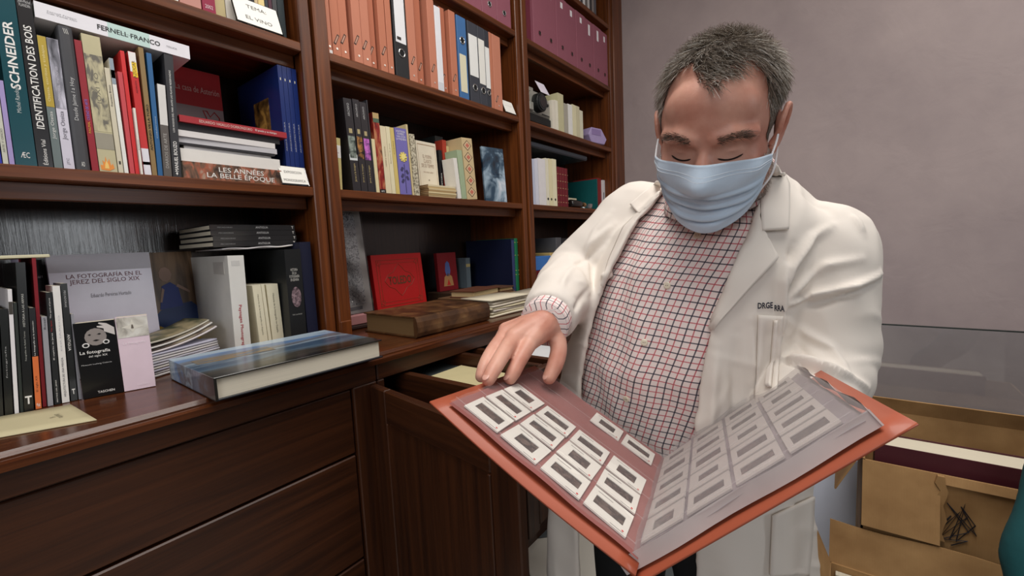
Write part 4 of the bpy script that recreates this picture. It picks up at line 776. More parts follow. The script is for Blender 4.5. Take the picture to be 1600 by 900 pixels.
# cine camera and papers
z9 = conv(760, 130, 9.0); Z = ZS[1]
cc = empty('cine_camera', (1.905, 1.30, Z)); tag(cc, 'old grey and black cine camera with a white card on its top', 'camera')
al = paint((172, 170, 160), .4, .05, 30, metal=.3); bk = paint((26, 28, 28), .45)
MB().prism([(.0, .05), (.215, .05), (.215, .135), (.16, .165), (.05, .165), (0, .13)], 0, .10, lambda a, b, h: (a, h, b)).build('body', al, cc, bevel=.006, seg=2)
MB().box(-.004, .219, -.004, .104, .0, .05).build('grip_base', bk, cc, bevel=.008, seg=2)
MB().tube([(.085, .02, .105), (.085, -.035, .105)], .047, 24).build('lens_barrel', bk, cc, bevel=.003)
MB().tube([(.085, -.034, .105), (.085, -.040, .105)], .038, 24).build('lens_ring', paint((40, 42, 44), .3), cc)
MB().tube([(.085, -.0395, .105), (.085, -.0415, .105)], .028, 24).build('lens_glass', paint((8, 8, 12), .08, coat=1.0), cc)
MB().box(.005, .04, -.012, .0, .06, .10).build('dial_block', al, cc, bevel=.003)
MB().tube([(.185, .0, .115), (.185, -.006, .115)], .008, 12).build('button', bk, cc)
MB().box(.13, .205, -.0008, 0, .058, .064).build('name_plate', bk, cc)
MB().box(.02, .09, .02, .09, .165, .19).build('viewfinder', al, cc, bevel=.004)
cd = MB().box(0, .085, -.0006, .0006, 0, .075).build('name_card', paint((236, 228, 240), .6), None, Matrix.Translation((2.03, 1.296, Z+.172)) @ Matrix.Rotation(-.5, 4, 'X')); tag(cd, 'small lilac-white card leaning on the cine camera', 'card')
lst = [(262, 280, 640, (236, 228, 210), 'off-white book right of the cine camera'), (279, 299, 640, (240, 234, 214), 'second off-white book right of the cine camera'), (300, 335, 595, (206, 200, 160), 'tall cream box file on the cine camera shelf'), (337, 362, 660, (178, 172, 158), 'grey-cream book right of the tall cream box file'), (363, 390, 665, (240, 238, 232), 'white book in the middle of the cream row'), (391, 415, 668, (232, 224, 186), 'cream book third from the right on the cine camera shelf'), (416, 436, 678, (214, 206, 172), 'thin cream book second from the right on the cine camera shelf'), (437, 457, 705, (228, 222, 196), 'low cream book last on the cine camera shelf')]
for xa, xb, yt, col, label in lst:
    ya = 828+(xa-255)*.34; x0, x1 = XY(z8, xa, ya), XY(z8, xb, ya); p = onY(*z8(xa, yt), 1.29)
    book(label, M_up(x0, 1.29, Z, 0, .02), x1-x0-.001, p[2]-Z, .2, col, hard=False)
lil = MB().prism([(0, 0), (.13, 0), (.155, .035), (.10, .095), (.0, .095), (-.03, .05)], 0, .12, lambda a, b, h: (a, h, b)).build('gift_box', paint((176, 158, 200), .5, .1, 30), None, Matrix.Translation((2.60, 1.295, Z)) @ Matrix.Rotation(-.2, 4, 'Z'), bevel=.004); tag(lil, 'faceted lilac paper box at the right end of the cine camera shelf', 'box')
MB().box(.0, .09, -.0015, 0, .05, .085).build('lid_panel', paint((150, 128, 176), .5), lil)
# lower shelf of the right bay
z10 = conv(800, 200, 3.75); Z = ZS[0]
lst = [(118, 140, 180, (206, 212, 232), 'pale blue-white binder at the oak post, right bay'), (141, 160, 182, (222, 224, 236), 'white binder second from the oak post, right bay'), (163, 204, 178, (236, 232, 232), 'white box file with a torn label, right bay'), (205, 222, 178, (240, 234, 210), 'cream box file third from the maroon books'), (223, 243, 180, (238, 228, 186), 'cream box file second from the maroon books'), (244, 268, 182, (244, 236, 200), 'cream box file touching the maroon books')]
for k, (xa, xb, yt, col, label) in enumerate(lst):
    ya = 455+(xa-115)*.06; x0, x1 = XY(z10, xa, ya), XY(z10, xb, ya); p = onY(*z10(xa, yt), 1.29)
    o = book(label, M_up(x0, 1.29, Z, 0, .02), x1-x0-.001, p[2]-Z, .24, col, hard=False, cat='box file' if k > 1 else 'binder', name='box_file' if k > 1 else 'ring_binder')
    if k > 2: MB().tube([((x1-x0)*.5, 0, .035), ((x1-x0)*.5, -.001, .035)], .007, 10).build('hole', paint((40, 38, 30), .8), o)
tag(MB().box(0, .62, 0, .25, 0, .028).build('laptop_case', paint((60, 66, 74), .25, metal=.3), None, Matrix.Translation((1.89, 1.285, Z+.288)), bevel=.006), 'flat dark plastic case lying across the white files, right bay', 'case')
for k in range(4):
    xa, xb = 270+k*15, 270+(k+1)*15-1; ya = 463+k*1; x0, x1 = XY(z10, xa, ya), XY(z10, xb, ya)
    book('maroon gilt-banded volume, '+['leftmost', 'second', 'third', 'rightmost'][k]+' of four', M_up(x0, 1.288, Z, 0, .02), x1-x0-.001, .215, .15, (112, 24, 34), [('b', a_, a_+.012, (206, 176, 130)) for a_ in (.1, .28, .46, .64, .82)], bulge=.004, group='four maroon volumes')
x0 = XY(z10, 478, 440, 1.36)
book('teal-green book with its cover turned to the room, right bay', M_up(x0, 1.335, Z, 0, .02), .014, .205, .27, (16, 92, 92), [])
book('dark red book beside the teal-green cover, right bay', M_up(x0+.016, 1.34, Z, 0, .02), .065, .215, .18, (136, 36, 36), [])
book('white book with grey spine label at the right end of the lowest shelf', M_up(x0+.083, 1.33, Z, 0, .02), .034, .205, .18, (226, 222, 222), [('p', .2, .55, .1, .6, (110, 110, 116))])
tag(MB().box(0, .16, 0, .002, 0, .075).build('label_card', paint((214, 206, 176), .7), None, Matrix.Translation((2.40, 1.385, Z)) @ Matrix.Rotation(-.15, 4, 'X'), bevel=0), 'cream label card leaning behind the dark bottle', 'card')
bt = empty('bottle', (2.32, 1.31, Z)); tag(bt, 'small dark bottle lying on its side on the lowest shelf', 'bottle')
MB().tube([(0, 0, .024), (.005, 0, .024), (.11, 0, .024), (.125, 0, .024), (.135, 0, .024), (.165, 0, .024)], [.018, .024, .024, .019, .011, .011], 14).build('glass', paint((30, 26, 24), .15, coat=.6), bt, smooth=True)
MB().tube([(.163, 0, .024), (.185, 0, .024)], .013, 12).build('stopper', paint((150, 110, 70), .5), bt)
gt = MB().tube([(0, 0, .0), (0, 0, .03), (0, 0, .034)], [.055, .062, .062], 24).build('glass_dish', glass_mat('dish_glass', (.92, .93, .94, 1), .04, .08), None, Matrix.Translation((2.60, 1.372-.0, Z)), smooth=False); tag(gt, 'shallow clear glass dish at the end of the lowest shelf', 'dish')
# worktop, right bay
Z = 1.0009
for x0, x1, y0, y1, z0, z1, col, nm, label in ((1.895, 2.40, 1.33, 1.55, 0, .125, (110, 22, 32), 'box', 'long maroon box on the worktop in the right bay'),
        (1.905, 2.13, 1.335, 1.5, .125, .20, (66, 128, 206), 'box', 'bright blue box on the maroon box'),
        (2.14, 2.19, 1.345, 1.5, .125, .215, (206, 176, 110), 'book', 'small tan book beside the bright blue box'),
        (2.20, 2.26, 1.34, 1.5, .125, .30, (88, 88, 92), 'book', 'dark grey book on the maroon box'),
        (2.27, 2.38, 1.34, 1.5, .125, .295, (34, 34, 38), 'box', 'black box with a small white sticker on the maroon box'),
        (1.895, 2.12, 1.52, 1.62, .125, .36, (20, 40, 40), 'binder', 'dark green-black binder at the back of the right bay')):
    o = MB().box(x0, x1, y0, y1, Z+z0, Z+z1).build(nm, paint(col, .45, .1, 20), None, bevel=.003); tag(o, label, nm)
    if 'sticker' in label: MB().box(x0+.03, x0+.06, y0-.001, y0, Z+z1-.06, Z+z1-.02).build('sticker', paint((206, 206, 210), .6), o)

# ------------------------------------------------------------------ glass display case
vit = empty('display_case', (1.90, 0, 0)); tag(vit, 'low white display plinth with a tall clear glass pane in front of the wall', 'display case')
vit.location = (0, 0, 0)
wp = paint((226, 233, 250), .35, .03, 8)
MB().box(1.90, 2.60, -2.2, .55, .062, .46).build('plinth_panel', wp, vit, bevel=.002)
MB().box(1.915, 2.60, -2.2, .55, 0, .056).build('plinth_base', paint((214, 216, 226), .4), vit)
MB().box(1.903, 1.911, -2.2, .55, .46, .952).build('glass_pane', glass_mat('grey_glass', (.93, .965, .97, 1), .03, .05), vit)
MB().box(1.9025, 1.9115, -2.2, .55, .950, .954).build('pane_edge', paint((52, 58, 56), .3), vit)
# ------------------------------------------------------------------ cardboard boxes
def card():
    m, nt, b = newmat('cardboard')
    tc = N(nt, 'ShaderNodeTexCoord'); wv = N(nt, 'ShaderNodeTexWave'); wv.inputs['Scale'].default_value = 60; wv.inputs['Distortion'].default_value = .4; wv.bands_direction = 'Y'
    L(nt, tc, 'Object', wv, 'Vector'); nz = N(nt, 'ShaderNodeTexNoise'); nz.inputs['Scale'].default_value = 9; nz.inputs['Detail'].default_value = 6; L(nt, tc, 'Object', nz, 'Vector')
    cr = N(nt, 'ShaderNodeValToRGB'); cr.color_ramp.elements[0].color = lin((140, 104, 62)); cr.color_ramp.elements[1].color = lin((176, 138, 90)); cr.color_ramp.elements[0].position = .3; cr.color_ramp.elements[1].position = .7
    L(nt, nz, 'Fac', cr, 'Fac'); L(nt, cr, 'Color', b, 'Base Color'); b.inputs['Roughness'].default_value = .8
    bp = N(nt, 'ShaderNodeBump'); bp.inputs['Strength'].default_value = .12; bp.inputs['Distance'].default_value = .001; L(nt, wv, 'Fac', bp, 'Height'); L(nt, bp, 'Normal', b, 'Normal')
    return m
CARD = card(); ct = .005
def carton(label, x0, x1, y0, y1, z0, z1, ragged=None):
    o = MB().box(x0, x1, y0, y1, z0, z0+ct).build('carton', CARD); tag(o, label, 'box')
    for a in ((x0, x0+ct, y0, y1), (x1-ct, x1, y0, y1), (x0, x1, y0, y0+ct), (x0, x1, y1-ct, y1)): MB().box(*a, z0, z1).build('carton_wall', CARD, o)
    return o
def flap(o, A, B, out, t_=.004, wob=0.0):
    """flap hinged on edge A-B and reaching out by vector 'out'"""
    A, B, out = map(np.array, (A, B, out)); P = [[A+(B-A)*u+out*v+wob*math.sin(u*9+v*3)*np.array([0, 0, 1])*v for u in np.linspace(0, 1, 9)] for v in np.linspace(0, 1, 4)]
    return sheet('flap', P, t_, CARD, o, smooth=False)
# tall carton at the back with a book sticking out
b1 = carton('tall worn cardboard box with scribbled marker beside the display case', 1.42, 1.85, -.50, -.045, 0.0, .675)
flap(b1, (1.85, -.50, .675), (1.85, -.045, .675), (-.02, 0, .05)); flap(b1, (1.85, -.50, .675), (1.85, -.25, .675), (.03, 0, .03))
flap(b1, (1.42, -.192, .675), (1.42, -.045, .675), (-.040, 0, -.16)); flap(b1, (1.42, -.5, .675), (1.42, -.200, .675), (-.008, 0, -.02))
MB().prism([(-.186+.006*math.sin(k*2.3), .675-.018*k) for k in range(10)]+[(-.202+.004*math.sin(k*1.7+1), .675-.018*k) for k in range(9, -1, -1)], 1.408, 1.418, lambda a, b, h: (h, a, b)).build('torn_edge', CARD, b1)
flap(b1, (1.80, -.045, .675), (1.46, -.045, .675), (0, .055, -.12))
scr = [(1452, 836), (1486, 806), (1462, 832), (1500, 800), (1470, 838), (1512, 808), (1484, 842), (1508, 788), (1494, 846), (1524, 822), (1502, 792), (1526, 838), (1480, 786), (1514, 832), (1470, 842), (1512, 846), (1486, 852)]
MB().tube([tuple(onX(*p, 1.4165)) for p in scr], .0014, 5).build('marker_scribble', paint((30, 28, 34), .6), b1)
book('thick maroon book standing in the tall cardboard box, pale page edges up', Matrix.Translation((1.488, -.070, .40)) @ Matrix.Rotation(-math.pi/2, 4, 'Z') @ Matrix.Rotation(math.pi/2, 4, 'Z') @ Matrix(((1, 0, 0, -.045), (0, -1, 0, 0), (0, 0, -1, .315), (0, 0, 0, 1))), .085, .315, .345, (74, 26, 34), pages=(232, 222, 198))
# open carton in front, lower
b2 = carton('open cardboard box with spread flaps in the lower right corner', .98, 1.36, -.42, .02, 0.0, .40)
flap(b2, (1.36, .02, .40), (1.36, -.42, .40), (.025, 0, .105), wob=.004)
flap(b2, (1.36, .02, .40), (.98, .02, .40), (0, .035, .09))
flap(b2, (.98, -.42, .40), (.98, .02, .40), (-.10, 0, -.06))
flap(b2, (.98, -.42, .40), (1.36, -.42, .40), (0, -.09, .03))
tag(MB().box(1.0, 1.33, -.39, -.02, .302, .345).build('book', paint((24, 24, 26), .5), None, bevel=.002), 'black book lying inside the open lower cardboard box', 'book')
tag(MB().box(1.335, 1.352, -.10, .005, .302, .385).build('book', pages_mat('y'), None, bevel=.001), 'small cream book standing in the corner of the open lower box', 'book')
tag(MB().box(.99, 1.345, -.40, .01, .007, .299).build('paper_bundle', paint((150, 140, 120), .7), None), 'stacked papers filling the bottom of the open lower box', 'papers')
tag(MB().box(1.44, 1.82, -.47, -.07, .007, .399).build('paper_bundle', paint((140, 128, 108), .7), None), 'packed papers filling the tall cardboard box', 'papers')
# ------------------------------------------------------------------ the open slide folder
fo_o = np.array([.3561, .351, 1.0913]); fo_e1 = _n([.1206, -.854, -.506]); 
sp_d = _n([.961, .231, -.149])                      # direction of the spine, away from the viewer
ri_o = np.array([.3937, .1547, .976]); ri_e1 = _n([.295, -.7172, .6314])
fo_e1 = _n(fo_e1-sp_d*fo_e1.dot(sp_d)); ri_e1 = _n(ri_e1-sp_d*ri_e1.dot(sp_d))
fo_n = _n(np.cross(fo_e1, sp_d)); ri_n = _n(np.cross(ri_e1, sp_d))     # both point up, out of the pages
if fo_n[2] < 0: fo_n = -fo_n
if ri_n[2] < 0: ri_n = -ri_n
fol = empty('slide_folder', tuple(ri_o)); fol.location = (0, 0, 0); tag(fol, 'open orange-red folder of slide sheets held in the man\'s hands', 'folder')
ORF = paint((168, 84, 58), .45, .08, 14, coat=.15)
Lp = lambda u, v, h=0.0: fo_o+fo_e1*u+sp_d*v+fo_n*h
Rp = lambda u, v, h=0.0: ri_o+ri_e1*u+sp_d*v+ri_n*h
# covers (u: away from / towards the spine, v: along the spine)
bow = lambda u: -.010*math.sin(math.pi*max(0, min(1, (u+.03)/.26)))
P = [[Lp(u, v, -.004+bow(u)*.4) for u in np.linspace(-.026, .235, 14)] for v in np.linspace(-.030, .30, 8)]
lc = sheet('left_cover', P, .0022, ORF, fol)
P = [[Rp(u, v, -.0145) for u in np.linspace(-.025, .252, 14)] for v in np.linspace(-.032, .278, 8)]
rc = sheet('right_cover', P, .0022, ORF, fol)
a0, a1 = Lp(.235, 0, -.006), Rp(-.025, 0, -.0145)
P = [[(a0*(1-t)+a1*t)-fo_e1*0+np.array([0, 0, -.012*math.sin(math.pi*t)])+sp_d*v for t in np.linspace(0, 1, 7)] for v in np.linspace(-.031, .302, 8)]
sheet('spine_cover', P, .0022, ORF, fol)
# clear pocket sheets and slides
poly_m = film('pocket_film', .10); milky = film('milky_pocket_film', .34, (196, 188, 190))
film_m = ramp_mat('slide_film', [(.3, (34, 28, 26)), (.5, (66, 54, 50)), (.7, (110, 92, 84))], (60, 60, 60), nscale=1.5, rough=.25)
mount_m = paint((228, 224, 216), .5, .03, 20); grey_m = paint((206, 198, 192), .5, .03, 20)
wine = paint((150, 92, 88), .35, .08, 20)
def pocket(fn, u0, u1, v0, v1, h, name='pocket_sheet', m_=None, wob=.0012):
    P = [[fn(u, v, h+wob*math.sin(u*70+v*40)+wob*math.sin(v*90)) for u in np.linspace(u0, u1, 22)] for v in np.linspace(v0, v1, 26)]
    o = MB(); o.grid(P); return o.build(name, m_ or poly_m, fol, smooth=True)
def slide(fn, i, j, h, fw, fh, mount, tilt=0.0, dot=False):
    """one slide mount: card frame with a film window, in its pocket"""
    P_ = .055; s_ = .0495; u0, v0 = i*P_+.0006, j*P_+.0006
    c, sn = math.cos(tilt), math.sin(tilt)
    def g(a, b, hh): a_, b_ = a-s_/2, b-s_/2; return tuple(fn(u0+s_/2+a_*c-b_*sn, v0+s_/2+a_*sn+b_*c, hh))
    wx0, wx1 = s_/2-fw/2, s_/2+fw/2; wy0, wy1 = s_/2-fh/2, s_/2+fh/2
    b = MB()
    for (x0, x1, y0, y1) in ((0, s_, 0, wy0), (0, s_, wy1, s_), (0, wx0, wy0, wy1), (wx1, s_, wy0, wy1)):
        b.prism([(x0, y0), (x1, y0), (x1, y1), (x0, y1)], h, h+.0018, g)
    o = b.build('slide', mount, fol)
    MB().prism([(wx0, wy0), (wx1, wy0), (wx1, wy1), (wx0, wy1)], h+.0004, h+.0010, g).build('film', film_m, o)
    if dot:
        MB().prism([(s_*.90+.0013*math.cos(t_*.785), s_*.12+.0013*math.sin(t_*.785)) for t_ in range(8)], h+.0018, h+.0021, g).build('red_dot', paint((206, 40, 40), .5), o)
        MB().prism([(s_*.62, s_*.05), (s_*.92, s_*.05), (s_*.92, s_*.065), (s_*.62, s_*.065)], h+.0018, h+.0020, g).build('pencil_note', paint((120, 112, 108), .6), o)
        MB().prism([(s_*.12, s_*.86), (s_*.5, s_*.86), (s_*.5, s_*.875), (s_*.12, s_*.875)], h+.0018, h+.0020, g).build('pencil_note', paint((120, 112, 108), .6), o)
    return o
pocket(Lp, -.012, .232, -.012, .288, .0, 'backing_sheet', wine, .0006)
for (i, j) in ((0, 0), (1, 0), (2, 0), (3, 0), (0, 1), (1, 1), (2, 1), (3, 1), (0, 2), (1, 2), (2, 2), (3, 2), (2, 4), (3, 4)):
    land = (i+j*2) % 3 != 1
    slide(Lp, i, j, .0012, .036 if land else .026, .019 if land else .023, mount_m, rnd.uniform(-.03, .03), True)
pocket(Lp, -.012, .232, -.012, .288, .0045)
# right hand side: a thick block of several filled sheets
for k in range(4):
    pocket(Rp, -.022, .234-.002*k, -.010-.002*k, .286, -.0115+.0034*k, 'filled_sheet', paint((168-6*k, 156-6*k, 156-4*k), .35, .06, 30, coat=.3), .0008)
for i in range(4):
    for j in range(5):
        slide(Rp, i, j, .0, .036 if (i*3+j) % 4 else .026, .019 if (i+j) % 3 else .023, grey_m, 0, False)
pocket(Rp, -.024, .236, -.017, .288, .0040, m_=milky, wob=.0006)
for j in range(6):   # welded seams of the top pocket sheet
    for (fn, h) in ((Rp, .0052), (Lp, .0058)):
        MB().prism([(-.012, j*.055-.0035), (.225, j*.055-.0035), (.225, j*.055-.0015), (-.012, j*.055-.0015)], h, h+.0003, lambda a, b, hh: tuple(fn(a, b, hh))).build('pocket_seam', poly_m, fol)
P = [[Rp(.236+.002*math.sin(v*60), v, .004-t*.0155) for t in np.linspace(0, 1, 4)] for v in np.linspace(-.017, .288, 14)]
MB().grid(P).build('sheet_edges', paint((206, 198, 192), .4, .06, 60), fol, smooth=True)
P = [[Rp(u, -.017-.002*math.sin(u*50), .004-t*.0150) for t in np.linspace(0, 1, 4)] for u in np.linspace(-.024, .236, 14)]
MB().grid(P).build('sheet_edges', paint((200, 190, 188), .4, .06, 60), fol, smooth=True)
# ------------------------------------------------------------------ the man
PR = np.array([.90, .28, 0.0])
man = empty('person', tuple(PR)); tag(man, 'person in open white lab coat, checked shirt and blue mask, looking down at a folder', 'person')
MP = Matrix.Translation(tuple(-PR))
PF = _n([-.993, .10, 0]); PLf = _n([-.10, -.993, 0])           # forward, his left
UPV = np.array([0, 0, 1.0])
def ellipsoid(mb, c, r, axes=None, n=20):
    A = np.eye(3) if axes is None else np.array(axes)          # rows = axes
    v = []; f = []
    for i in range(n+1):
        t = math.pi*i/n
        for k in range(2*n):
            p = 2*math.pi*k/(2*n); q_ = np.array([math.sin(t)*math.cos(p)*r[0], math.sin(t)*math.sin(p)*r[1], math.cos(t)*r[2]]); v.append(np.array(c)+q_@A)
    m = 2*n
    for i in range(n):
        for k in range(m): f.append((i*m+k, (i+1)*m+k, (i+1)*m+(k+1) % m, i*m+(k+1) % m))
    mb.add(v, f)
def cap_chain(mb, pts, rr, seg=16):
    mb.tube(pts, rr, seg)
    for p, r_ in zip(pts, rr): ellipsoid(mb, p, (r_, r_, r_), n=8)
def remesh(mb, vox):
    me = mesh('tmp', mb.v, mb.f)
    bm = bmesh.new(); bm.from_mesh(me); bmesh.ops.remove_doubles(bm, verts=bm.verts, dist=1e-6); bmesh.ops.recalc_face_normals(bm, faces=bm.faces); bm.to_mesh(me); bm.free()
    o = bpy.data.objects.new('tmp', me); COL.objects.link(o)
    md = o.modifiers.new('r', 'REMESH'); md.mode = 'VOXEL'; md.voxel_size = vox; md.adaptivity = 0
    dg = bpy.context.evaluated_depsgraph_get(); ev = bpy.data.meshes.new_from_object(o.evaluated_get(dg))
    bpy.data.objects.remove(o); bpy.data.meshes.remove(me)
    return ev
def getv(me): c = np.empty(len(me.vertices)*3); me.vertices.foreach_get('co', c); return c.reshape(-1, 3)
def setv(me, V): me.vertices.foreach_set('co', np.ascontiguousarray(V).ravel()); me.update()
def edges(me): e = np.empty(len(me.edges)*2, dtype=np.int64); me.edges.foreach_get('vertices', e); return e.reshape(-1, 2)
def vnorm(me): n = np.empty(len(me.vertices)*3); me.vertices.foreach_get('normal', n); return n.reshape(-1, 3)
def laplace(me, it, lam=.5, mask=None):
    V = getv(me); E = edges(me); n = len(V); deg = np.bincount(E.ravel(), minlength=n).astype(float)[:, None]
    for _ in range(it):
        S_ = np.zeros_like(V)
        for d in range(3):
            S_[:, d] = np.bincount(E[:, 0], V[E[:, 1], d], n)+np.bincount(E[:, 1], V[E[:, 0], d], n)
        D_ = lam*(S_/deg-V)
        V = V+(D_ if mask is None else D_*mask[:, None])
    setv(me, V)
def smoothshade(me): me.polygons.foreach_set('use_smooth', [True]*len(me.polygons))
def bvh(me): return BVHTree.FromPolygons([v.co.copy() for v in me.vertices], [tuple(p.vertices) for p in me.polygons])
def cast(tree, px, py):
    r = ray(px, py); d = Vector(tuple(_n(r))); h = tree.ray_cast(Vector(tuple(CO)), d)
    return (np.array(h[0]), np.array(h[1])) if h[0] is not None else (None, None)
def ridge(V, Nn, line, rad, amp):
    """raise (amp>0) or press (amp<0) a soft fold along a 3D polyline"""
    line = np.array(line); best = np.full(len(V), 9.0); tt = np.zeros(len(V)); L_ = len(line)-1
    lo, hi = line.min(0)-3*rad, line.max(0)+3*rad; idx = np.where(((V > lo) & (V < hi)).all(1))[0]
    if len(idx) == 0: return V
    Q = V[idx]; b = np.full(len(Q), 9.0); t_ = np.zeros(len(Q))
    for i in range(L_):
        a, d = line[i], line[i+1]-line[i]; s_ = np.clip(((Q-a)@d)/(d@d+1e-12), 0, 1); ds = np.linalg.norm(Q-(a+s_[:, None]*d), axis=1)
        m_ = ds < b; b[m_] = ds[m_]; t_[m_] = (i+s_[m_])/L_
    taper = np.sin(np.pi*np.clip(t_, .03, .97))**.6
    V = V.copy(); V[idx] += Nn[idx]*(amp*taper*np.exp(-(b/rad)**2))[:, None]; return V

# ---- torso rings: z, centre x, y, half width, front depth, back depth
RG = np.array([
    [.56, .900, .285, .190, .140, .130], [.80, .900, .285, .195, .152, .130], [.92, .890, .280, .200, .168, .130], [1.04, .875, .265, .195, .172, .130],
    [1.14, .868, .240, .188, .160, .125], [1.22, .866, .215, .182, .145, .120], [1.29, .868, .195, .165, .115, .115], [1.335, .862, .183, .120, .085, .095],
    [1.37, .845, .175, .078, .070, .078], [1.40, .835, .172, .066, .064, .066]])
def ringpar(z, rg=RG):
    return [np.interp(z, rg[:, 0], rg[:, k]) for k in range(1, 6)]
def tpoint(z, th, off=0.0, rg=RG, e=2.25):
    cx, cy, wa, df, db = ringpar(z, rg); c, s_ = math.cos(th), math.sin(th)
    k = (abs(c)**e+abs(s_)**e)**(-1/e)
    d = (df if c > 0 else db)
    return np.array([cx, cy, z])+PF*(c*k*(d+off))+PLf*(s_*k*(wa+off))
def theta_of(p, rg=RG):
    cx, cy, wa, df, db = ringpar(p[2], rg); v = np.array([p[0]-cx, p[1]-cy, 0]); a, b = v@PF, v@PLf
    return math.atan2(b/wa, a/(df if a > 0 else db))

# ---- shirt
zs = np.linspace(.80, 1.385, 90); ths = np.linspace(-math.pi, math.pi, 145)
tmp = mesh('tmp', [tpoint(z, t) for z in zs for t in ths[:-1]], [(i*144+j, i*144+(j+1) % 144, (i+1)*144+(j+1) % 144, (i+1)*144+j) for i in range(89) for j in range(144)])
tree0 = bvh(tmp)
plk = [(1098, 358), (1072, 402), (1043, 446), (1007, 535), (979, 623), (962, 680)]
pk = [cast(tree0, *p)[0] for p in plk]; pk = [p for p in pk if p is not None]
pz = np.array([p[2] for p in pk])[::-1]; pt = np.array([theta_of(p) for p in pk])[::-1]
th0 = lambda z: float(np.interp(z, pz, pt))
def shirt_pt(z, t):
    wr = .0035*math.sin(t*9+z*14+1.2*math.sin(z*9))+.0028*math.sin(t*4-z*23)+.002*math.sin(t*17+z*31)
    wr *= min(1, (1.36-z)/.1) if z > 1.26 else 1
    d = t-th0(z); pl_ = .0022 if -.10 < d < .09 else 0.0
    return tpoint(z, t, wr+pl_)
SV = []; SUV = []
for z in zs:
    cx, cy, wa, df, db = ringpar(z)
    for t in ths: SV.append(shirt_pt(z, t)); SUV.append(((t-th0(z))*.165, z+.018*math.sin(t*1.3)))
nt_ = len(ths); SF = [(i*nt_+j, i*nt_+j+1, (i+1)*nt_+j+1, (i+1)*nt_+j) for i in range(89) for j in range(nt_-1)]
sm_ = mesh('shirt', SV, SF, True); uvl = sm_.uv_layers.new(name='cloth')
li = np.empty(len(sm_.loops), dtype=np.int64); sm_.loops.foreach_get('vertex_index', li); uvl.data.foreach_set('uv', np.array(SUV)[li].ravel())
def check_mat():
    m, nt, b = newmat('tattersall_check')
    uv = N(nt, 'ShaderNodeUVMap', uv_map='cloth'); sp = N(nt, 'ShaderNodeSeparateXYZ'); L(nt, uv, 'UV', sp, 0)
    P_ = .0205
    def line(axis, off, wd):
        a = N(nt, 'ShaderNodeMath', operation='MULTIPLY_ADD'); a.inputs[1].default_value = 1/P_; a.inputs[2].default_value = off+50; L(nt, sp, axis, a, 0)
        f_ = N(nt, 'ShaderNodeMath', operation='FRACT'); L(nt, a, 0, f_, 0)
        c_ = N(nt, 'ShaderNodeMath', operation='COMPARE'); c_.inputs[1].default_value = .5; c_.inputs[2].default_value = wd; L(nt, f_, 0, c_, 0); return c_
    base = N(nt, 'ShaderNodeRGB'); base.outputs[0].default_value = lin((240, 226, 222)); cur, co = base, 0
    for off, col, wd in ((.5, (196, 86, 96), .042), (0.0, (42, 42, 62), .048)):
        for ax in (0, 1):
            ln = line(ax, off, wd); mx = N(nt, 'ShaderNodeMix', data_type='RGBA'); mx.inputs[7].default_value = lin(col); L(nt, cur, co, mx, 6)
            k = N(nt, 'ShaderNodeMath', operation='MULTIPLY'); k.inputs[1].default_value = .86; L(nt, ln, 0, k, 0); L(nt, k, 0, mx, 0); cur, co = mx, 2
    L(nt, cur, co, b, 'Base Color'); b.inputs['Roughness'].default_value = .8; b.inputs['Specular IOR Level'].default_value = .2
    return m
CHK = check_mat()
shirt = link('shirt', sm_, CHK, man, MP); shirt['label'] = 'white shirt with navy and red check'
st = bvh(sm_)
butm = paint((232, 222, 200), .25, coat=.5)
for px, py in ((1090, 368), (1043, 446), (1007, 535), (979, 623)):
    p, n = cast(st, px, py)
    if p is None: continue
    if n @ (CO-p) < 0: n = -n
    bt_ = MB().tube([p+n*.0005, p+n*.0022, p+n*.003], [.0055, .0058, .0045], 14).build('button', butm, shirt)
    tz = _n(np.cross(n, UPV))
    for a_ in (-1, 1): MB().tube([p+n*.003+tz*.0015*a_, p+n*.0034+tz*.0015*a_], .0007, 6).build('thread_hole', paint((90, 80, 70), .6), bt_)
# collar of the shirt: standing band with two turned-down leaves
def collar_pt(t, k):           # k 0 = fold at neck, 1 = leaf edge
    c = np.array([.832, .172, 1.382]); r0 = .068; r1 = .080
    dirv = PF*math.cos(t)+PLf*math.sin(t); front = max(0, math.cos(t))
    top = c+dirv*r0*(1+.12*front)+UPV*(.020-.050*front); low = c+dirv*(r1+.030*front)+UPV*(-.022-.062*front)
    return top*(1-k)+low*k+dirv*.006*math.sin(math.pi*k)
CV = []; CUV = []
tts = np.linspace(.16, 2*math.pi-.16, 70); kk = np.linspace(0, 1, 10)
for t in tts:
    for k in kk: CV.append(collar_pt(t, k)); CUV.append((t*.08, k*.06))
CF = [(i*10+j, i*10+j+1, (i+1)*10+j+1, (i+1)*10+j) for i in range(69) for j in range(9)]
cm_ = mesh('shirt_collar', CV, CF, True); uvl = cm_.uv_layers.new(name='cloth'); li = np.empty(len(cm_.loops), dtype=np.int64); cm_.loops.foreach_get('vertex_index', li); uvl.data.foreach_set('uv', np.array(CUV)[li].ravel())
co_ = link('shirt_collar', cm_, CHK, shirt); md = co_.modifiers.new('s', 'SOLIDIFY'); md.thickness = .0025

# ---- lab coat: open shell + sleeves, joined by voxel remesh
CR = RG.copy()
front_min = None
ext = []
for z in np.linspace(.56, 1.385, 60):
    cx, cy, wa, df, db = ringpar(z); ext.append([z, cx, cy, wa, df, db])
ext = np.array(ext)
hang = lambda z: float(np.interp(z, [.56, .8, 1.0, 1.2, 1.3, 1.385], [.050, .040, .026, .018, .014, .010]))
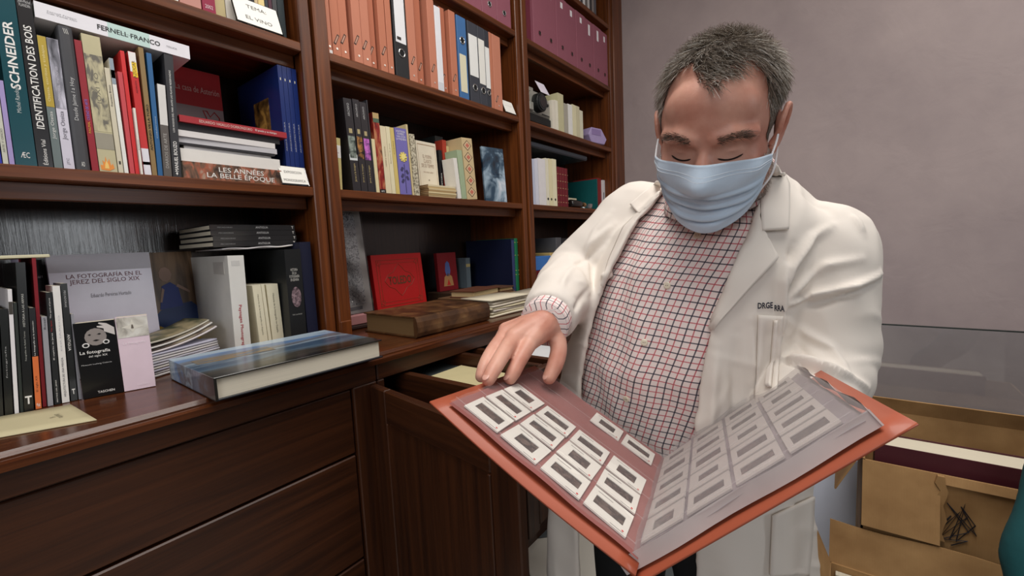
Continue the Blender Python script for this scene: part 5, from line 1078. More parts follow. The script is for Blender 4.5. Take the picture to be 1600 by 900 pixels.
# below the belly the coat hangs straight
for r_ in ext:
    if r_[0] < 1.03: r_[4] = max(r_[4], .172-(.875-r_[1])); r_[3] = max(r_[3], .20)
CR = ext
ctmp = mesh('tmp2', [tpoint(z, t, hang(z), CR) for z in zs*0+np.linspace(.56, 1.385, 90) for t in ths[:-1]], [(i*144+j, i*144+(j+1) % 144, (i+1)*144+(j+1) % 144, (i+1)*144+j) for i in range(89) for j in range(144)])
ctree = bvh(ctmp)
def edge_fn(pl):
    pts = [cast(ctree, *p)[0] for p in pl]; pts = [p for p in pts if p is not None]
    a = sorted([(p[2], theta_of(p, CR)) for p in pts]); zz = np.array([v[0] for v in a]); tt = np.array([v[1] for v in a])
    return lambda z: float(np.interp(z, zz, tt))
eR = edge_fn([(1036, 296), (1010, 330), (975, 382), (945, 440), (925, 500), (912, 560), (905, 605), (900, 660), (896, 740), (893, 860)])
eL = edge_fn([(1193, 290), (1180, 330), (1152, 400), (1130, 452), (1110, 520), (1095, 600), (1087, 680), (1088, 780), (1091, 895)])
def coat_fold(z, t):
    w_ = max(0, min(1, (1.10-z)/.45)); return w_*(.013*math.sin(t*7+.8)+.007*math.sin(t*13+2+z*3))
nz_, ntc = 84, 120
outer = []; inner = []
for z in np.linspace(.56, 1.372, nz_):
    ta, tb = eL(z), 2*math.pi+eR(z)
    for k in range(ntc):
        t = ta+(tb-ta)*k/(ntc-1); edge = min(k, ntc-1-k)/ntc; lift = .006*math.exp(-(edge/.03)**2)
        h = hang(z)+coat_fold(z, t)+lift
        outer.append(tpoint(z, t, h, CR)); inner.append(tpoint(z, t, h-.011, CR))
cb = MB(); nO = len(outer)
ff = []
for i in range(nz_-1):
    for k in range(ntc-1):
        a, b, c, d = i*ntc+k, i*ntc+k+1, (i+1)*ntc+k+1, (i+1)*ntc+k; ff += [(a, b, c, d), (nO+d, nO+c, nO+b, nO+a)]
for k in range(ntc-1): ff += [(k+1, k, nO+k, nO+k+1), ((nz_-1)*ntc+k, (nz_-1)*ntc+k+1, nO+(nz_-1)*ntc+k+1, nO+(nz_-1)*ntc+k)]
for i in range(nz_-1): ff += [(i*ntc, (i+1)*ntc, nO+(i+1)*ntc, nO+i*ntc), ((i+1)*ntc+ntc-1, i*ntc+ntc-1, nO+i*ntc+ntc-1, nO+(i+1)*ntc+ntc-1)]
cb.add(outer+inner, ff)
def spline(pts, n):
    pts = np.array(pts, float); t = np.linspace(0, len(pts)-1, n); P = np.vstack([2*pts[0]-pts[1], pts, 2*pts[-1]-pts[-2]]); out = []
    for x in t:
        i = min(int(x), len(pts)-2); u = x-i; p0, p1, p2, p3 = P[i], P[i+1], P[i+2], P[i+3]
        out.append(.5*((2*p1)+(-p0+p2)*u+(2*p0-5*p1+4*p2-p3)*u*u+(-p0+3*p1-3*p2+p3)*u**3))
    return np.array(out)
wristR = atD(852, 503, .735); elbR = atD(898, 432, .93); shoR = np.array([.915, .352, 1.318])
shoL = atD(1280, 390, .705); elbL = atD(1284, 566, .69); wristL = np.array([.655, .060, .985])
def sleeve(mb, sh, el, wr, r, ph):
    inn = sh+(np.array([.86, .20, 1.18])-sh)*.30
    path = spline([inn, sh, sh+(el-sh)*.5, el, el+(wr-el)*.55, wr], 60)
    rad = np.interp(np.linspace(0, 1, 60), [0, .2, .4, .6, .8, 1], r)
    rad = rad+np.interp(np.linspace(0, 1, 60), [0, .3, .6, .8, 1], [0, .0005, .0018, .0018, .0008])*np.sin(np.linspace(0, 1, 60)*47+ph)
    mb.tube(path, list(rad), 28); ellipsoid(mb, path[0], (rad[0],)*3, n=10)
    return path
pR = sleeve(cb, shoR, elbR, wristR+(_n(elbR-wristR))*.018, [.062, .078, .070, .066, .058, .046], .3)
pLs = sleeve(cb, shoL, elbL, wristL+(_n(elbL-wristL))*.03, [.066, .076, .074, .071, .062, .053], 1.7)
coat_me = remesh(cb, .004); laplace(coat_me, 8, .5)
ct_ = bvh(coat_me)
V = getv(coat_me); Nn = vnorm(coat_me)
FOLDS = [  # pixel polylines on the coat, radius, height
    ([(1222, 472), (1250, 445), (1290, 415), (1345, 405)], .010, .009), ([(1225, 480), (1270, 462), (1330, 448), (1374, 428)], .009, .016), ([(1226, 488), (1272, 472), (1332, 458), (1372, 440)], .007, -.012), ([(1222, 466), (1236, 420), (1268, 372), (1300, 352)], .010, .010),
    ([(1224, 470), (1240, 440), (1262, 400)], .008, -.010), ([(1225, 486), (1280, 475), (1340, 455)], .009, -.008), ([(1222, 495), (1260, 520), (1300, 545), (1330, 590)], .010, .008), ([(1214, 520), (1250, 545), (1290, 580)], .010, -.007),
    ([(1230, 405), (1222, 440), (1220, 500), (1215, 560)], .009, .010), ([(1240, 380), (1228, 430), (1226, 470)], .008, -.010), ([(1212, 552), (1260, 566), (1310, 585), (1356, 606)], .009, .014), ([(1212, 560), (1260, 575), (1308, 596)], .007, -.012),
    ([(1300, 310), (1330, 335), (1350, 365)], .010, .006), ([(1250, 300), (1290, 325), (1310, 350)], .012, -.004),
    ([(985, 400), (950, 430), (905, 440)], .010, .008), ([(975, 420), (945, 455), (900, 468)], .009, -.008), ([(960, 350), (925, 380), (890, 400)], .010, .007), ([(950, 375), (920, 402), (885, 420)], .009, -.006),
    ([(955, 330), (930, 360), (915, 400), (920, 440)], .010, .006), ([(900, 410), (880, 440), (870, 470)], .009, .006), ([(920, 450), (900, 480), (880, 500)], .008, -.006),
    ([(1120, 540), (1112, 640), (1110, 760)], .012, .008), ([(1150, 520), (1148, 640), (1150, 760)], .013, -.008), ([(1175, 500), (1180, 620), (1185, 760)], .011, .007), ([(1200, 520), (1198, 640)], .010, -.008),
    ([(1030, 300), (1000, 340), (985, 390)], .010, -.004)]
for pl, rad, amp in FOLDS:
    pts = [cast(ct_, *p)[0] for p in pl]; pts = [p for p in pts if p is not None]
    if len(pts) > 1: V = ridge(V, Nn, pts, rad*.62, amp)
V += Nn*(.0012*np.sin(V[:, 0:1]*70+V[:, 2:3]*45)*np.sin(V[:, 1:2]*60-V[:, 2:3]*25))
# fine creases: warped ridges running across sleeves and panels
for kx, ky, kz, wf, ph, am in ((40, 22, 58, 17, .3, .0022), (-30, 55, 34, 23, 1.9, .0020), (62, -18, -44, 13, 4.0, .0018)):
    f_ = V[:, 0]*kx+V[:, 1]*ky+V[:, 2]*kz+2.2*np.sin(V[:, 2]*wf+ph)+1.6*np.sin(V[:, 1]*(wf+6)+V[:, 0]*9)
    msk = np.clip(np.sin(V[:, 0]*21+ph*3)*np.sin(V[:, 1]*26+ph)+np.sin(V[:, 2]*19-ph)*.6, 0, 1)
    V = V+Nn*(am*msk*np.exp(-(np.sin(f_*.5)/.30)**2))[:, None]
setv(coat_me, V); smoothshade(coat_me)
def cloth_white():
    m, nt, b = newmat('white_cotton')
    tc = N(nt, 'ShaderNodeTexCoord'); nz = N(nt, 'ShaderNodeTexNoise'); nz.inputs['Scale'].default_value = 260; nz.inputs['Detail'].default_value = 2; L(nt, tc, 'Object', nz, 'Vector')
    n2 = N(nt, 'ShaderNodeTexNoise'); n2.inputs['Scale'].default_value = 14; n2.inputs['Detail'].default_value = 5; L(nt, tc, 'Object', n2, 'Vector')
    b.inputs['Base Color'].default_value = lin((226, 218, 209)); b.inputs['Roughness'].default_value = .85; b.inputs['Specular IOR Level'].default_value = .2
    b1_ = N(nt, 'ShaderNodeBump'); b1_.inputs['Strength'].default_value = .10; b1_.inputs['Distance'].default_value = .006; L(nt, n2, 'Fac', b1_, 'Height')
    b2_ = N(nt, 'ShaderNodeBump'); b2_.inputs['Strength'].default_value = .08; b2_.inputs['Distance'].default_value = .0006; L(nt, nz, 'Fac', b2_, 'Height'); L(nt, b1_, 'Normal', b2_, 'Normal'); L(nt, b2_, 'Normal', b, 'Normal')
    return m
COT = cloth_white()
coat = link('lab_coat', coat_me, COT, man, MP); coat['label'] = 'open white cotton lab coat'
ct_ = bvh(coat_me)
def patch(name, poly, lift, thick, parent, mat, n=26, relax=2):
    """cloth piece cut as a polygon, laid on the coat surface"""
    poly = [np.array(p, float) for p in poly]; m_ = len(poly)//2
    A = poly[:m_]; Bp = poly[m_:][::-1]                       # two long sides
    def along(S_, t): S_ = np.array(S_); x = t*(len(S_)-1); i = min(int(x), len(S_)-2); return S_[i]+(S_[i+1]-S_[i])*(x-i)
    P = []
    for i in range(n):
        r_ = []
        for j in range(10):
            a = along(A, i/(n-1)); b = along(Bp, i/(n-1)); px = a+(b-a)*j/9
            h, nn = cast(ct_, *px)
            r_.append(None if h is None else (np.linalg.norm(h-CO), px))
        P.append(r_)
    D = np.array([[np.nan if c is None else c[0] for c in r_] for r_ in P]); med_ = np.nanmedian(D); D = np.where(np.isnan(D), med_, D)
    for _ in range(relax):
        Dp = np.pad(D, 1, 'edge'); Ds = (Dp[:-2, 1:-1]+Dp[2:, 1:-1]+Dp[1:-1, :-2]+Dp[1:-1, 2:]+4*D)/8; D = np.minimum(Ds, D+.002)
    G_ = []
    for i in range(n):
        rr_ = []
        for j in range(10):
            a = along(A, i/(n-1)); b = along(Bp, i/(n-1)); px = a+(b-a)*j/9; rr_.append(CO+_n(ray(*px))*(D[i, j]-lift))
        G_.append(rr_)
    o = sheet(name, G_, thick, mat, parent); return o
patch('collar_leaf', [(1206, 254), (1190, 290), (1188, 330), (1190, 361), (1231, 359), (1233, 325), (1232, 290), (1216, 258)], .009, .004, coat, COT)
patch('lapel', [(1188, 318), (1160, 385), (1132, 450), (1104, 520), (1108, 520), (1172, 448), (1216, 404), (1192, 360)], .007, .004, coat, COT)
patch('collar_leaf', [(1036, 284), (1030, 300), (1012, 322), (998, 334), (984, 318), (1000, 304), (1016, 292), (1028, 282)], .009, .004, coat, COT)
patch('lapel', [(1030, 305), (1004, 342), (972, 392), (942, 450), (938, 446), (950, 405), (972, 355), (996, 331)], .007, .004, coat, COT)
patch('hip_pocket', [(1206, 805), (1204, 850), (1202, 898), (1262, 898), (1268, 840), (1270, 775)], .008, .004, coat, COT)
patch('chest_pocket', [(1184, 492), (1182, 560), (1180, 640), (1214, 640), (1218, 560), (1224, 494)], .0025, .003, coat, COT)
patch('pen', [(1208, 500), (1204, 550), (1200, 606), (1206, 606), (1211, 550), (1216, 500)], .009, .006, coat, COT)
for s_, px, wd in (('DRGE', (1194, 477), .022), ('RRA', (1219, 481), .013)):
    h, nn = cast(ct_, *px)
    if h is not None:
        if nn @ (CO-h) < 0: nn = -nn
        u_ = _n(np.cross(UPV, nn)); text(coat, s_, frame(tuple(h+nn*.003), tuple(u_), tuple(np.cross(nn, u_))), wd, .009, ink((30, 32, 50)), bold=.03)
# shirt cuff
d_ = _n(wristR-elbR)
cf = MB().tube([wristR-d_*.04, wristR-d_*.012, wristR+d_*.006, wristR+d_*.010], [.040, .041, .0415, .039], 30)
cuv = [((k % 30)/30*.25, (k//30)*.018) for k in range(len(cf.v))]
cfm = mesh('shirt_cuff', cf.v, cf.f, True); uvl = cfm.uv_layers.new(name='cloth'); li = np.empty(len(cfm.loops), dtype=np.int64); cfm.loops.foreach_get('vertex_index', li); uvl.data.foreach_set('uv', np.array(cuv)[li].ravel())
link('shirt_cuff', cfm, CHK, shirt)

# ---- trousers and shoes
tb_ = MB()
hipc = np.array([.895, .283, .86])
for s_ in (-1, 1):
    hj = hipc+PLf*.085*s_; kn = np.array([.885, .283, .48])+PLf*.10*s_; an = np.array([.92, .283, .08])+PLf*.11*s_
    cap_chain(tb_, spline([hj+UPV*.06, hj, (hj+kn)/2, kn, (kn+an)/2, an], 14), list(np.interp(np.linspace(0, 1, 14), [0, .2, .4, .6, .8, 1], [.10, .105, .092, .075, .066, .058])), 18)
ellipsoid(tb_, hipc+UPV*.04, (.14, .18, .12))
tme = remesh(tb_, .012); laplace(tme, 6); smoothshade(tme)
link('trousers', tme, paint((20, 21, 24), .8), man, MP)['label'] = 'black trousers'
for s_ in (-1, 1):
    an = np.array([.92, .283, 0])+PLf*.11*s_; sb = MB(); ellipsoid(sb, an+PF*.07+UPV*.045, (.145, .05, .045), (PF, PLf, UPV)); ellipsoid(sb, an+UPV*.06, (.06, .048, .06), (PF, PLf, UPV)); sb.box(*(an[0]-.20, an[0]+.05, an[1]-.045, an[1]+.045, .0, .02))
    me_ = remesh(sb, .008); laplace(me_, 3); V = getv(me_); V[:, 2] = np.maximum(V[:, 2], .001); setv(me_, V); smoothshade(me_); link('shoe', me_, paint((26, 22, 20), .35), man, MP)

# ---- head
HC = atD(1119, 200, .640); pitch = math.radians(31); HS = .965
hf = _n([-1, -.02, 0]); hl = _n(np.cross(UPV, hf))
HY = hf*math.cos(pitch)-UPV*math.sin(pitch); HZ = UPV*math.cos(pitch)+hf*math.sin(pitch); HX = np.cross(HY, HZ)       # HX = his left
if HX @ hl < 0: HX = -HX
rol = math.radians(8); HX, HZ = HX*math.cos(rol)-HZ*math.sin(rol), HZ*math.cos(rol)+HX*math.sin(rol)
HM = np.stack([HX, HY, HZ])                                 # local (x,y,z) @ HM = world offset
toW = lambda p: HC+(np.array(p, float)*HS)@HM
hb = MB()
ellipsoid(hb, (0, -.020, .030), (.080, .100, .085)); ellipsoid(hb, (0, .005, .022), (.076, .088, .080))
ellipsoid(hb, (0, .028, -.030), (.073, .068, .090)); ellipsoid(hb, (0, .028, -.085), (.064, .058, .050)); ellipsoid(hb, (0, .060, -.112), (.034, .030, .028))
for s_ in (-1, 1):
    ellipsoid(hb, (.042*s_, .060, -.030), (.026, .024, .022)); cap_chain(hb, [(.012*s_, .088, .016), (.034*s_, .082, .022), (.056*s_, .064, .016)], [.011, .012, .010], 12)
    ellipsoid(hb, (.060*s_, .0, -.065), (.019, .042, .046)); ellipsoid(hb, (.016*s_, .098, -.046), (.010, .012, .009))
ellipsoid(hb, (0, .048, .045), (.062, .040, .045))
cap_chain(hb, [(0, .086, .004), (0, .099, -.016), (0, .112, -.038)], [.010, .0115, .014], 14)
cap_chain(hb, [(0, -.025, -.05), (0, -.045, -.10), (0, -.075, -.165)], [.062, .060, .066], 20)
hme = remesh(hb, .0026); laplace(hme, 16, .5)
V = getv(hme); Nn = vnorm(hme)
for s_ in (-1, 1):
    # eye sockets, closed lids, lid crease, bags
    c = np.array([.032*s_, .080, -.002]); d2 = ((V-c)/np.array([.021, .03, .013])); V -= Nn*(.009*np.exp(-(d2**2).sum(1)))[:, None]
setv(hme, V); Nn = vnorm(hme); V = getv(hme)
for s_ in (-1, 1):
    c = np.array([.032*s_, .073, -.003]); d2 = ((V-c)/np.array([.0135, .03, .0085])); V += Nn*(.0075*np.exp(-(d2**2).sum(1)))[:, None]
    arc = lambda w_, z0, h0: [(.032*s_+x_*w_, .079-abs(x_+.0)*.006+(-.004*x_*s_), z0+h0*(1-x_*x_)) for x_ in np.linspace(-1, 1, 9)]
    V = ridge(V, Nn, arc(.017, .005, .006), .0022, -.0022); V = ridge(V, Nn, arc(.016, -.013, -.005), .003, -.0016)
for z0, a_ in ((.040, .0009), (.052, .0009), (.030, .0008)):
    V = ridge(V, Nn, [(x_, .10-.9*x_*x_*4, z0+.004*math.sin(x_*60)) for x_ in np.linspace(-.045, .045, 15)], .0022, -a_)
for s_ in (-1, 1): V = ridge(V, Nn, [(.006*s_, .098, .004), (.005*s_, .098, .018)], .002, -.0016)
setv(hme, V); laplace(hme, 1, .3)
hV = getv(hme); htree = bvh(hme)
# ears
eb = MB()
for s_ in (-1, 1):
    ex = .074*s_
    hel = [(ex+.001*s_, .008, -.022), (ex+.008*s_, .010, -.006), (ex+.012*s_, .004, .014), (ex+.015*s_, -.010, .024), (ex+.017*s_, -.024, .018), (ex+.016*s_, -.030, .002), (ex+.012*s_, -.026, -.016), (ex+.008*s_, -.014, -.030), (ex+.004*s_, -.004, -.036), (ex+.001*s_, .004, -.030)]
    cap_chain(eb, spline(hel, 30), [.0042]*30, 8)
    ellipsoid(eb, (ex+.005*s_, -.010, -.004), (.004, .018, .026), n=10)
    ellipsoid(eb, (ex+.004*s_, -.002, -.034), (.005, .008, .009), n=8)
eme = remesh(eb, .0018); laplace(eme, 3, .5)
# ---- hands
def hand(wr, mcps, chains, palm_r, vox=.0020):
    b = MB(); wr = np.array(wr)
    for m_, r_ in mcps: cap_chain(b, [wr, (wr+np.array(m_))/2, m_], [palm_r, (palm_r+r_)/2*1.02, r_], 14)
    for pts, rr in chains: cap_chain(b, spline(pts, 12), list(np.interp(np.linspace(0, 1, 12), np.linspace(0, 1, len(rr)), rr)), 12)
    me_ = remesh(b, vox); laplace(me_, 4, .5); return me_
J = lambda px, py, D: atD(px, py, D)
mI, mM, mR_, mP = J(830, 532, .688), J(803, 528, .688), J(790, 522, .708), J(790, 515, .735)
thC = J(866, 516, .735)
chR = [([mI, J(813, 560, .660), J(803, 580, .645), J(797, 591, .640)], [.0130, .0120, .0112, .0098]),
       ([mM, J(785, 555, .640), J(771, 578, .612), J(763, 593, .600)], [.0130, .0120, .0112, .0098]),
       ([mR_, J(770, 548, .668), J(758, 570, .640), J(752, 588, .628)], [.0122, .0112, .0104, .0092]),
       ([mP, J(776, 540, .705), J(765, 560, .680), J(760, 575, .668)], [.0110, .0100, .0092, .0082]),
       ([thC, J(873, 543, .720), J(868, 568, .708), J(858, 590, .700)], [.0165, .0140, .0138, .0112])]
hRm = hand(wristR+_n(wristR-elbR)*.010, [(mI, .0150), (mM, .0150), (mR_, .0138), (mP, .0125), (thC, .0175)], chR, .0265)
V = getv(hRm); Nn = vnorm(hRm)
for (pts, rr) in chR[:4]:
    V = ridge(V, Nn, [wristR+(np.array(pts[0])-wristR)*.3, np.array(pts[0])+UPV*.01], .004, .0014)       # tendons
    for k in (1, 2):
        c = np.array(pts[k]); ax_ = _n(np.cross(np.array(pts[k+1])-np.array(pts[k-1]), UPV))
        for dz in (-.003, 0, .003):
            dd = _n(np.array(pts[k+1])-np.array(pts[k-1]))*dz; V = ridge(V, Nn, [c+dd-ax_*.009+UPV*.008, c+dd+UPV*.011, c+dd+ax_*.009+UPV*.008], .0011, -.0008)
setv(hRm, V)
# left hand under the folder
uL = lambda u, v, h: Rp(u, v, h)
wl = wristL
lm = [uL(.05+.02*k, .22-.004*k, -.052) for k in range(4)]
chL = [([m_, uL(.055+.022*k, .165, -.046), uL(.056+.022*k, .135, -.043), uL(.057+.022*k, .115, -.0415)], [.011, .010, .009, .008]) for k, m_ in enumerate(lm)]
thL = uL(.125, .262, -.055); chL.append(([thL, uL(.14, .235, -.050), uL(.145, .212, -.047), uL(.147, .195, -.045)], [.014, .012, .011, .009]))
hLm = hand(wl, [(m_, .013) for m_ in lm]+[(thL, .014)], chL, .024, .0024)
# ---- one body mesh: head, neck, ears, hands, trunk under the clothes
tb2 = MB()
ellipsoid(tb2, (.862, .205, 1.20), (.10, .14, .13)); ellipsoid(tb2, (.885, .27, 1.0), (.10, .15, .16)); ellipsoid(tb2, (.90, .283, .85), (.10, .15, .10))
cap_chain(tb2, [np.array([.855, .185, 1.30]), np.array([.83, .175, 1.36]), toW((0, -.05, -.10))], [.07, .062, .058], 18)
for sh, el, wr in ((shoR, elbR, wristR), (shoL, elbL, wristL)):
    cap_chain(tb2, spline([np.array([.86, .19, 1.27]), sh, (sh+el)/2, el, (el+wr)/2, wr], 24), list(np.interp(np.linspace(0, 1, 24), [0, .2, .4, .6, .8, 1], [.06, .055, .046, .040, .036, .026])), 14)
for s_ in (-1, 1): cap_chain(tb2, [hipc+PLf*.085*s_, np.array([.885, .283, .48])+PLf*.10*s_, np.array([.92, .283, .06])+PLf*.11*s_], [.08, .055, .04], 12)
tr = remesh(tb2, .008); laplace(tr, 3)
def merged(lst):
    Vs, Fs, b = [], [], 0
    for me_, fn in lst:
        V = getv(me_); V = np.array([fn(p) for p in V]) if fn else V
        lt = np.empty(len(me_.polygons), dtype=np.int64); me_.polygons.foreach_get('loop_total', lt); lv = np.empty(len(me_.loops), dtype=np.int64); me_.loops.foreach_get('vertex_index', lv)
        k = 0
        for n in lt: Fs.append(tuple((lv[k:k+n]+b).tolist())); k += n
        Vs.append(V); b += len(V)
    return mesh('body', np.vstack(Vs), Fs, True)
hw = lambda p: toW(p)
bme = merged([(hme, hw), (eme, hw), (hRm, None), (hLm, None), (tr, None)])
def skin():
    m, nt, b = newmat('skin')
    tc = N(nt, 'ShaderNodeTexCoord'); n1 = N(nt, 'ShaderNodeTexNoise'); n1.inputs['Scale'].default_value = 16; n1.inputs['Detail'].default_value = 4; L(nt, tc, 'Object', n1, 'Vector')
    cr = N(nt, 'ShaderNodeValToRGB'); e = cr.color_ramp.elements; e[0].position = .35; e[0].color = lin((192, 128, 108)); e[1].position = .65; e[1].color = lin((218, 166, 146)); L(nt, n1, 'Fac', cr, 'Fac'); L(nt, cr, 'Color', b, 'Base Color')
    n2 = N(nt, 'ShaderNodeTexNoise'); n2.inputs['Scale'].default_value = 320; n2.inputs['Detail'].default_value = 3; L(nt, tc, 'Object', n2, 'Vector')
    bp = N(nt, 'ShaderNodeBump'); bp.inputs['Strength'].default_value = .18; bp.inputs['Distance'].default_value = .001; L(nt, n2, 'Fac', bp, 'Height'); L(nt, bp, 'Normal', b, 'Normal')
    b.inputs['Roughness'].default_value = .48; b.inputs['Subsurface Weight'].default_value = .12; b.inputs['Subsurface Radius'].default_value = (.012, .005, .003); b.inputs['Subsurface Scale'].default_value = 1.0
    return m
body = link('body', bme, skin(), man, MP); body['label'] = 'bowed head, neck and hands'
# nails of the right hand
nm_ = paint((214, 164, 148), .25, .03, 60)
for (pts, rr) in (chR[0], chR[1], chR[4]):
    a, b_ = np.array(pts[-2]), np.array(pts[-1]); t_ = _n(b_-a); up = _n(UPV-t_*(UPV@t_)); s__ = np.cross(t_, up)
    ellipsoid(mbn := MB(), b_+t_*.002+up*rr[-1]*.80, (.0062, .0052, .0016), (t_, s__, up), 8); mbn.build('fingernail', nm_, body)

# ---- hair: individual short strands grouped in one part
rs = np.random.RandomState(3)
tri = []; A_ = []
for p in hme.polygons:
    vs = list(p.vertices); c = hV[vs].mean(0); tri.append(vs); A_.append(p.area)
A_ = np.array(A_); Cn = np.array([hV[v].mean(0) for v in tri]); Pn = np.array([p.normal[:] for p in hme.polygons])
x, y, z = Cn[:, 0], Cn[:, 1], Cn[:, 2]; ax = np.abs(x)
hl_front = np.interp(ax, [0, .018, .038, .055, .066, .072], [.078, .086, .101, .090, .056, .022])
scalp = ((y > .02) & (z > hl_front)) | ((y <= .02) & (y > -.005) & (z > -.012)) | ((y <= -.005) & (z > np.interp(y, [-.12, -.03, -.005], [-.07, -.05, -.01])))
scalp |= (y > .0) & (y < .034) & (ax > .066) & (z > -.01)
tuft = (ax < .024) & (z > .076) & (y > .04)
beard = (ax > .046) & (z < -.022) & (z > -.115) & (y < .055) & (y > -.005)
def strands(name, mask, n, fn, mats, wgt=None, w0=.00030):
    idx = np.where(mask)[0]
    if len(idx) == 0: return
    w_ = A_[idx]*(1 if wgt is None else wgt[idx]); ch = rs.choice(idx, n, p=w_/w_.sum())
    V = []; F = []; MI = []
    for i in ch:
        vs = tri[i]; b = rs.dirichlet([1]*len(vs)); p = (hV[vs]*b[:, None]).sum(0); nn = Pn[i]
        d, ln, cur = fn(p, nn); d = _n(d); pts = []
        q_ = p-nn*.001
        for k in range(5):
            pts.append(q_.copy()); q_ = q_+_n(d+cur*k/4)*ln/4
        pts = np.array(pts); side = _n(np.cross(d, nn)+1e-6); up = _n(np.cross(side, d))
        b0 = len(V)
        for k in range(5):
            r_ = w0*(1-.75*k/4)
            for a in (0, 2.094, 4.189): V.append(toW(pts[k]+r_*(side*math.cos(a)+up*math.sin(a))))
        mi = rs.choice(len(mats), p=MW(p, len(mats)))
        for k in range(4):
            for a in range(3): F.append((b0+k*3+a, b0+k*3+(a+1) % 3, b0+k*3+3+(a+1) % 3, b0+k*3+3+a)); MI.append(mi)
    me_ = mesh(name, V, F, True); o = link(name, me_, mats, body); me_.polygons.foreach_set('material_index', MI); me_.update(); return o
hm_ = [paint((104, 91, 78), .45, .05), paint((142, 130, 116), .45, .05), paint((184, 176, 166), .45, .05), paint((214, 210, 204), .45, .05)]
brw = [paint((70, 52, 42), .5, .05), paint((110, 92, 78), .5, .05)]
def MW(p, n):
    if n != 4: return np.ones(n)/n
    g = np.clip((abs(p[0])-.040)/.03, 0, 1)*np.clip((.07-p[2])/.05, 0, 1)
    a = np.array([.40, .36, .17, .07])*(1-g)+np.array([.04, .16, .40, .40])*g; return a/a.sum()
def hair_dir(p, nn):
    top = np.clip((p[2]-.03)/.05, 0, 1); fr = np.clip((p[1]+.02)/.08, 0, 1)
    j = rs.normal(0, .28, 3)
    tdir = np.array([.35+.5*math.sin(p[1]*40+p[0]*25), .75, -.15]); sdir = np.array([0, -.30+.1*fr, -.9])
    d = tdir*top+sdir*(1-top)+j; d = d-nn*(d@nn); d = _n(d)+nn*(.42*top+.12)
    ln = (.032+.012*rs.rand())*top+(.011+.004*rs.rand())*(1-top)
    ln *= np.interp(p[1], [.0, .06, .09], [1, .8, .7])
    return d, ln, -nn*.30*top+np.array([0, .15, -.1])*top
hairmask = scalp
strands('hair', hairmask, 10500, hair_dir, hm_, None, .00042)
# scalp shading under the hair: a close cap of the same hair colour
capf = [tri[i] for i in np.where(scalp & (z > np.interp(ax, [0, .03, .05, .07], [.085, .10, .09, -.02])))[0]]
used = sorted({v for f_ in capf for v in f_}); mp_ = {v: k for k, v in enumerate(used)}
hn = vnorm(hme)
capm = mesh('hair_base', [toW(hV[v]+hn[v]*.0012) for v in used], [tuple(mp_[v] for v in f_) for f_ in capf], True)
link('hair_base', capm, paint((92, 80, 70), .7, .2, 120), body)
strands('beard', beard, 2600, lambda p, nn: (np.array([0, .25, -.8])+nn*.5+rs.normal(0, .3, 3), .005+.004*rs.rand(), np.zeros(3)), [hm_[2], hm_[3], hm_[1]], None, .00034)
brow = np.zeros(len(Cn), bool)
brow |= (ax > .014) & (ax < .054) & (np.abs(z-np.interp(ax, [.012, .035, .056], [.016, .023, .017])) < .0048) & (y > .05)
for s_ in (-1, 1): strands('eyebrow', brow & (x*s_ > 0), 220, lambda p, nn: (np.array([np.sign(p[0])*.9, 0, .12])+nn*.30+rs.normal(0, .22, 3), .008+.003*rs.rand(), np.array([0, 0, -.2])), brw, None, .00030)
for s_ in (-1, 1):
    lash = MB(); pts = []
    for x_ in np.linspace(-1, 1, 13):
        p = np.array([.032*s_+x_*.0145, .16, -.0095-.0035*(1-x_*x_)]); h = htree.ray_cast(Vector(tuple(p)), Vector((0, -1, 0)))
        if h[0] is not None: pts.append(toW(np.array(h[0])+np.array([0, .0006, 0])))
    if len(pts) > 3: lash.tube(pts, [.0004]+[.0011]*(len(pts)-2)+[.0004], 6); lash.build('eyelashes', paint((34, 24, 20), .6), body)

# ---- face mask
nu, nv = 49, 49
Rg = np.zeros((nv, nu)); PS = np.linspace(-1, 1, nu)*math.radians(64); VZ = np.linspace(0, 1, nv)
def zc_(v, u): return (-.024+.014*(1-abs(u)**1.6))*(1-v)+(-.128+.046*abs(u)**2)*v
for i, v in enumerate(VZ):
    for j, ps in enumerate(PS):
        u = j/(nu-1)*2-1; zz_ = zc_(v, u); d = Vector((math.sin(ps), math.cos(ps), 0)); o_ = Vector((0, .005, zz_))
        h = htree.ray_cast(o_+d*.3, -d); Rg[i, j] = (h[0]-o_).length if h[0] is not None else .05
tent = Rg.copy()
for _ in range(60):
    Tp_ = np.pad(tent, 1, 'edge'); av = (Tp_[:-2, 1:-1]+Tp_[2:, 1:-1]+Tp_[1:-1, :-2]+Tp_[1:-1, 2:])/4; tent = np.maximum(av, Rg)
tent += .0035
G_ = []
for i, v in enumerate(VZ):
    r_ = []
    for j, ps in enumerate(PS):
        u = j/(nu-1)*2-1; k = 1-abs(u)**4
        pl = sum(.0060*math.exp(-((v-v0-.03*u*(1 if v0 < .7 else -1))/.022)**2)-.0060*math.exp(-((v-v0-.055-.03*u*(1 if v0 < .7 else -1))/.022)**2) for v0 in (.42, .60, .78))
        rr_ = tent[i, j]+k*(pl+.0015*math.sin(u*11+v*7)*math.sin(v*9))+.004*k*math.sin(math.pi*v)
        zz_ = zc_(v, u); r_.append(toW((math.sin(ps)*rr_, .005+math.cos(ps)*rr_, zz_)))
    G_.append(r_)
MSK = paint((204, 222, 240), .75, .03, 120, .1)
mk = sheet('face_mask', G_, .0012, MSK, man, MP); mk['label'] = 'pale blue pleated surgical mask'
white = paint((240, 240, 242), .7)
def seam(i0, lift=.0012, r_=.0007, j0=0, j1=nu): MB().tube([np.array(G_[i0][j])+_n(np.array(G_[i0][j])-HC)*lift for j in range(j0, j1)], r_, 5).build('mask_seam', paint((214, 226, 238), .7), mk)
seam(0, .0, .0010); seam(5); seam(7); seam(nv-1, 0, .001)
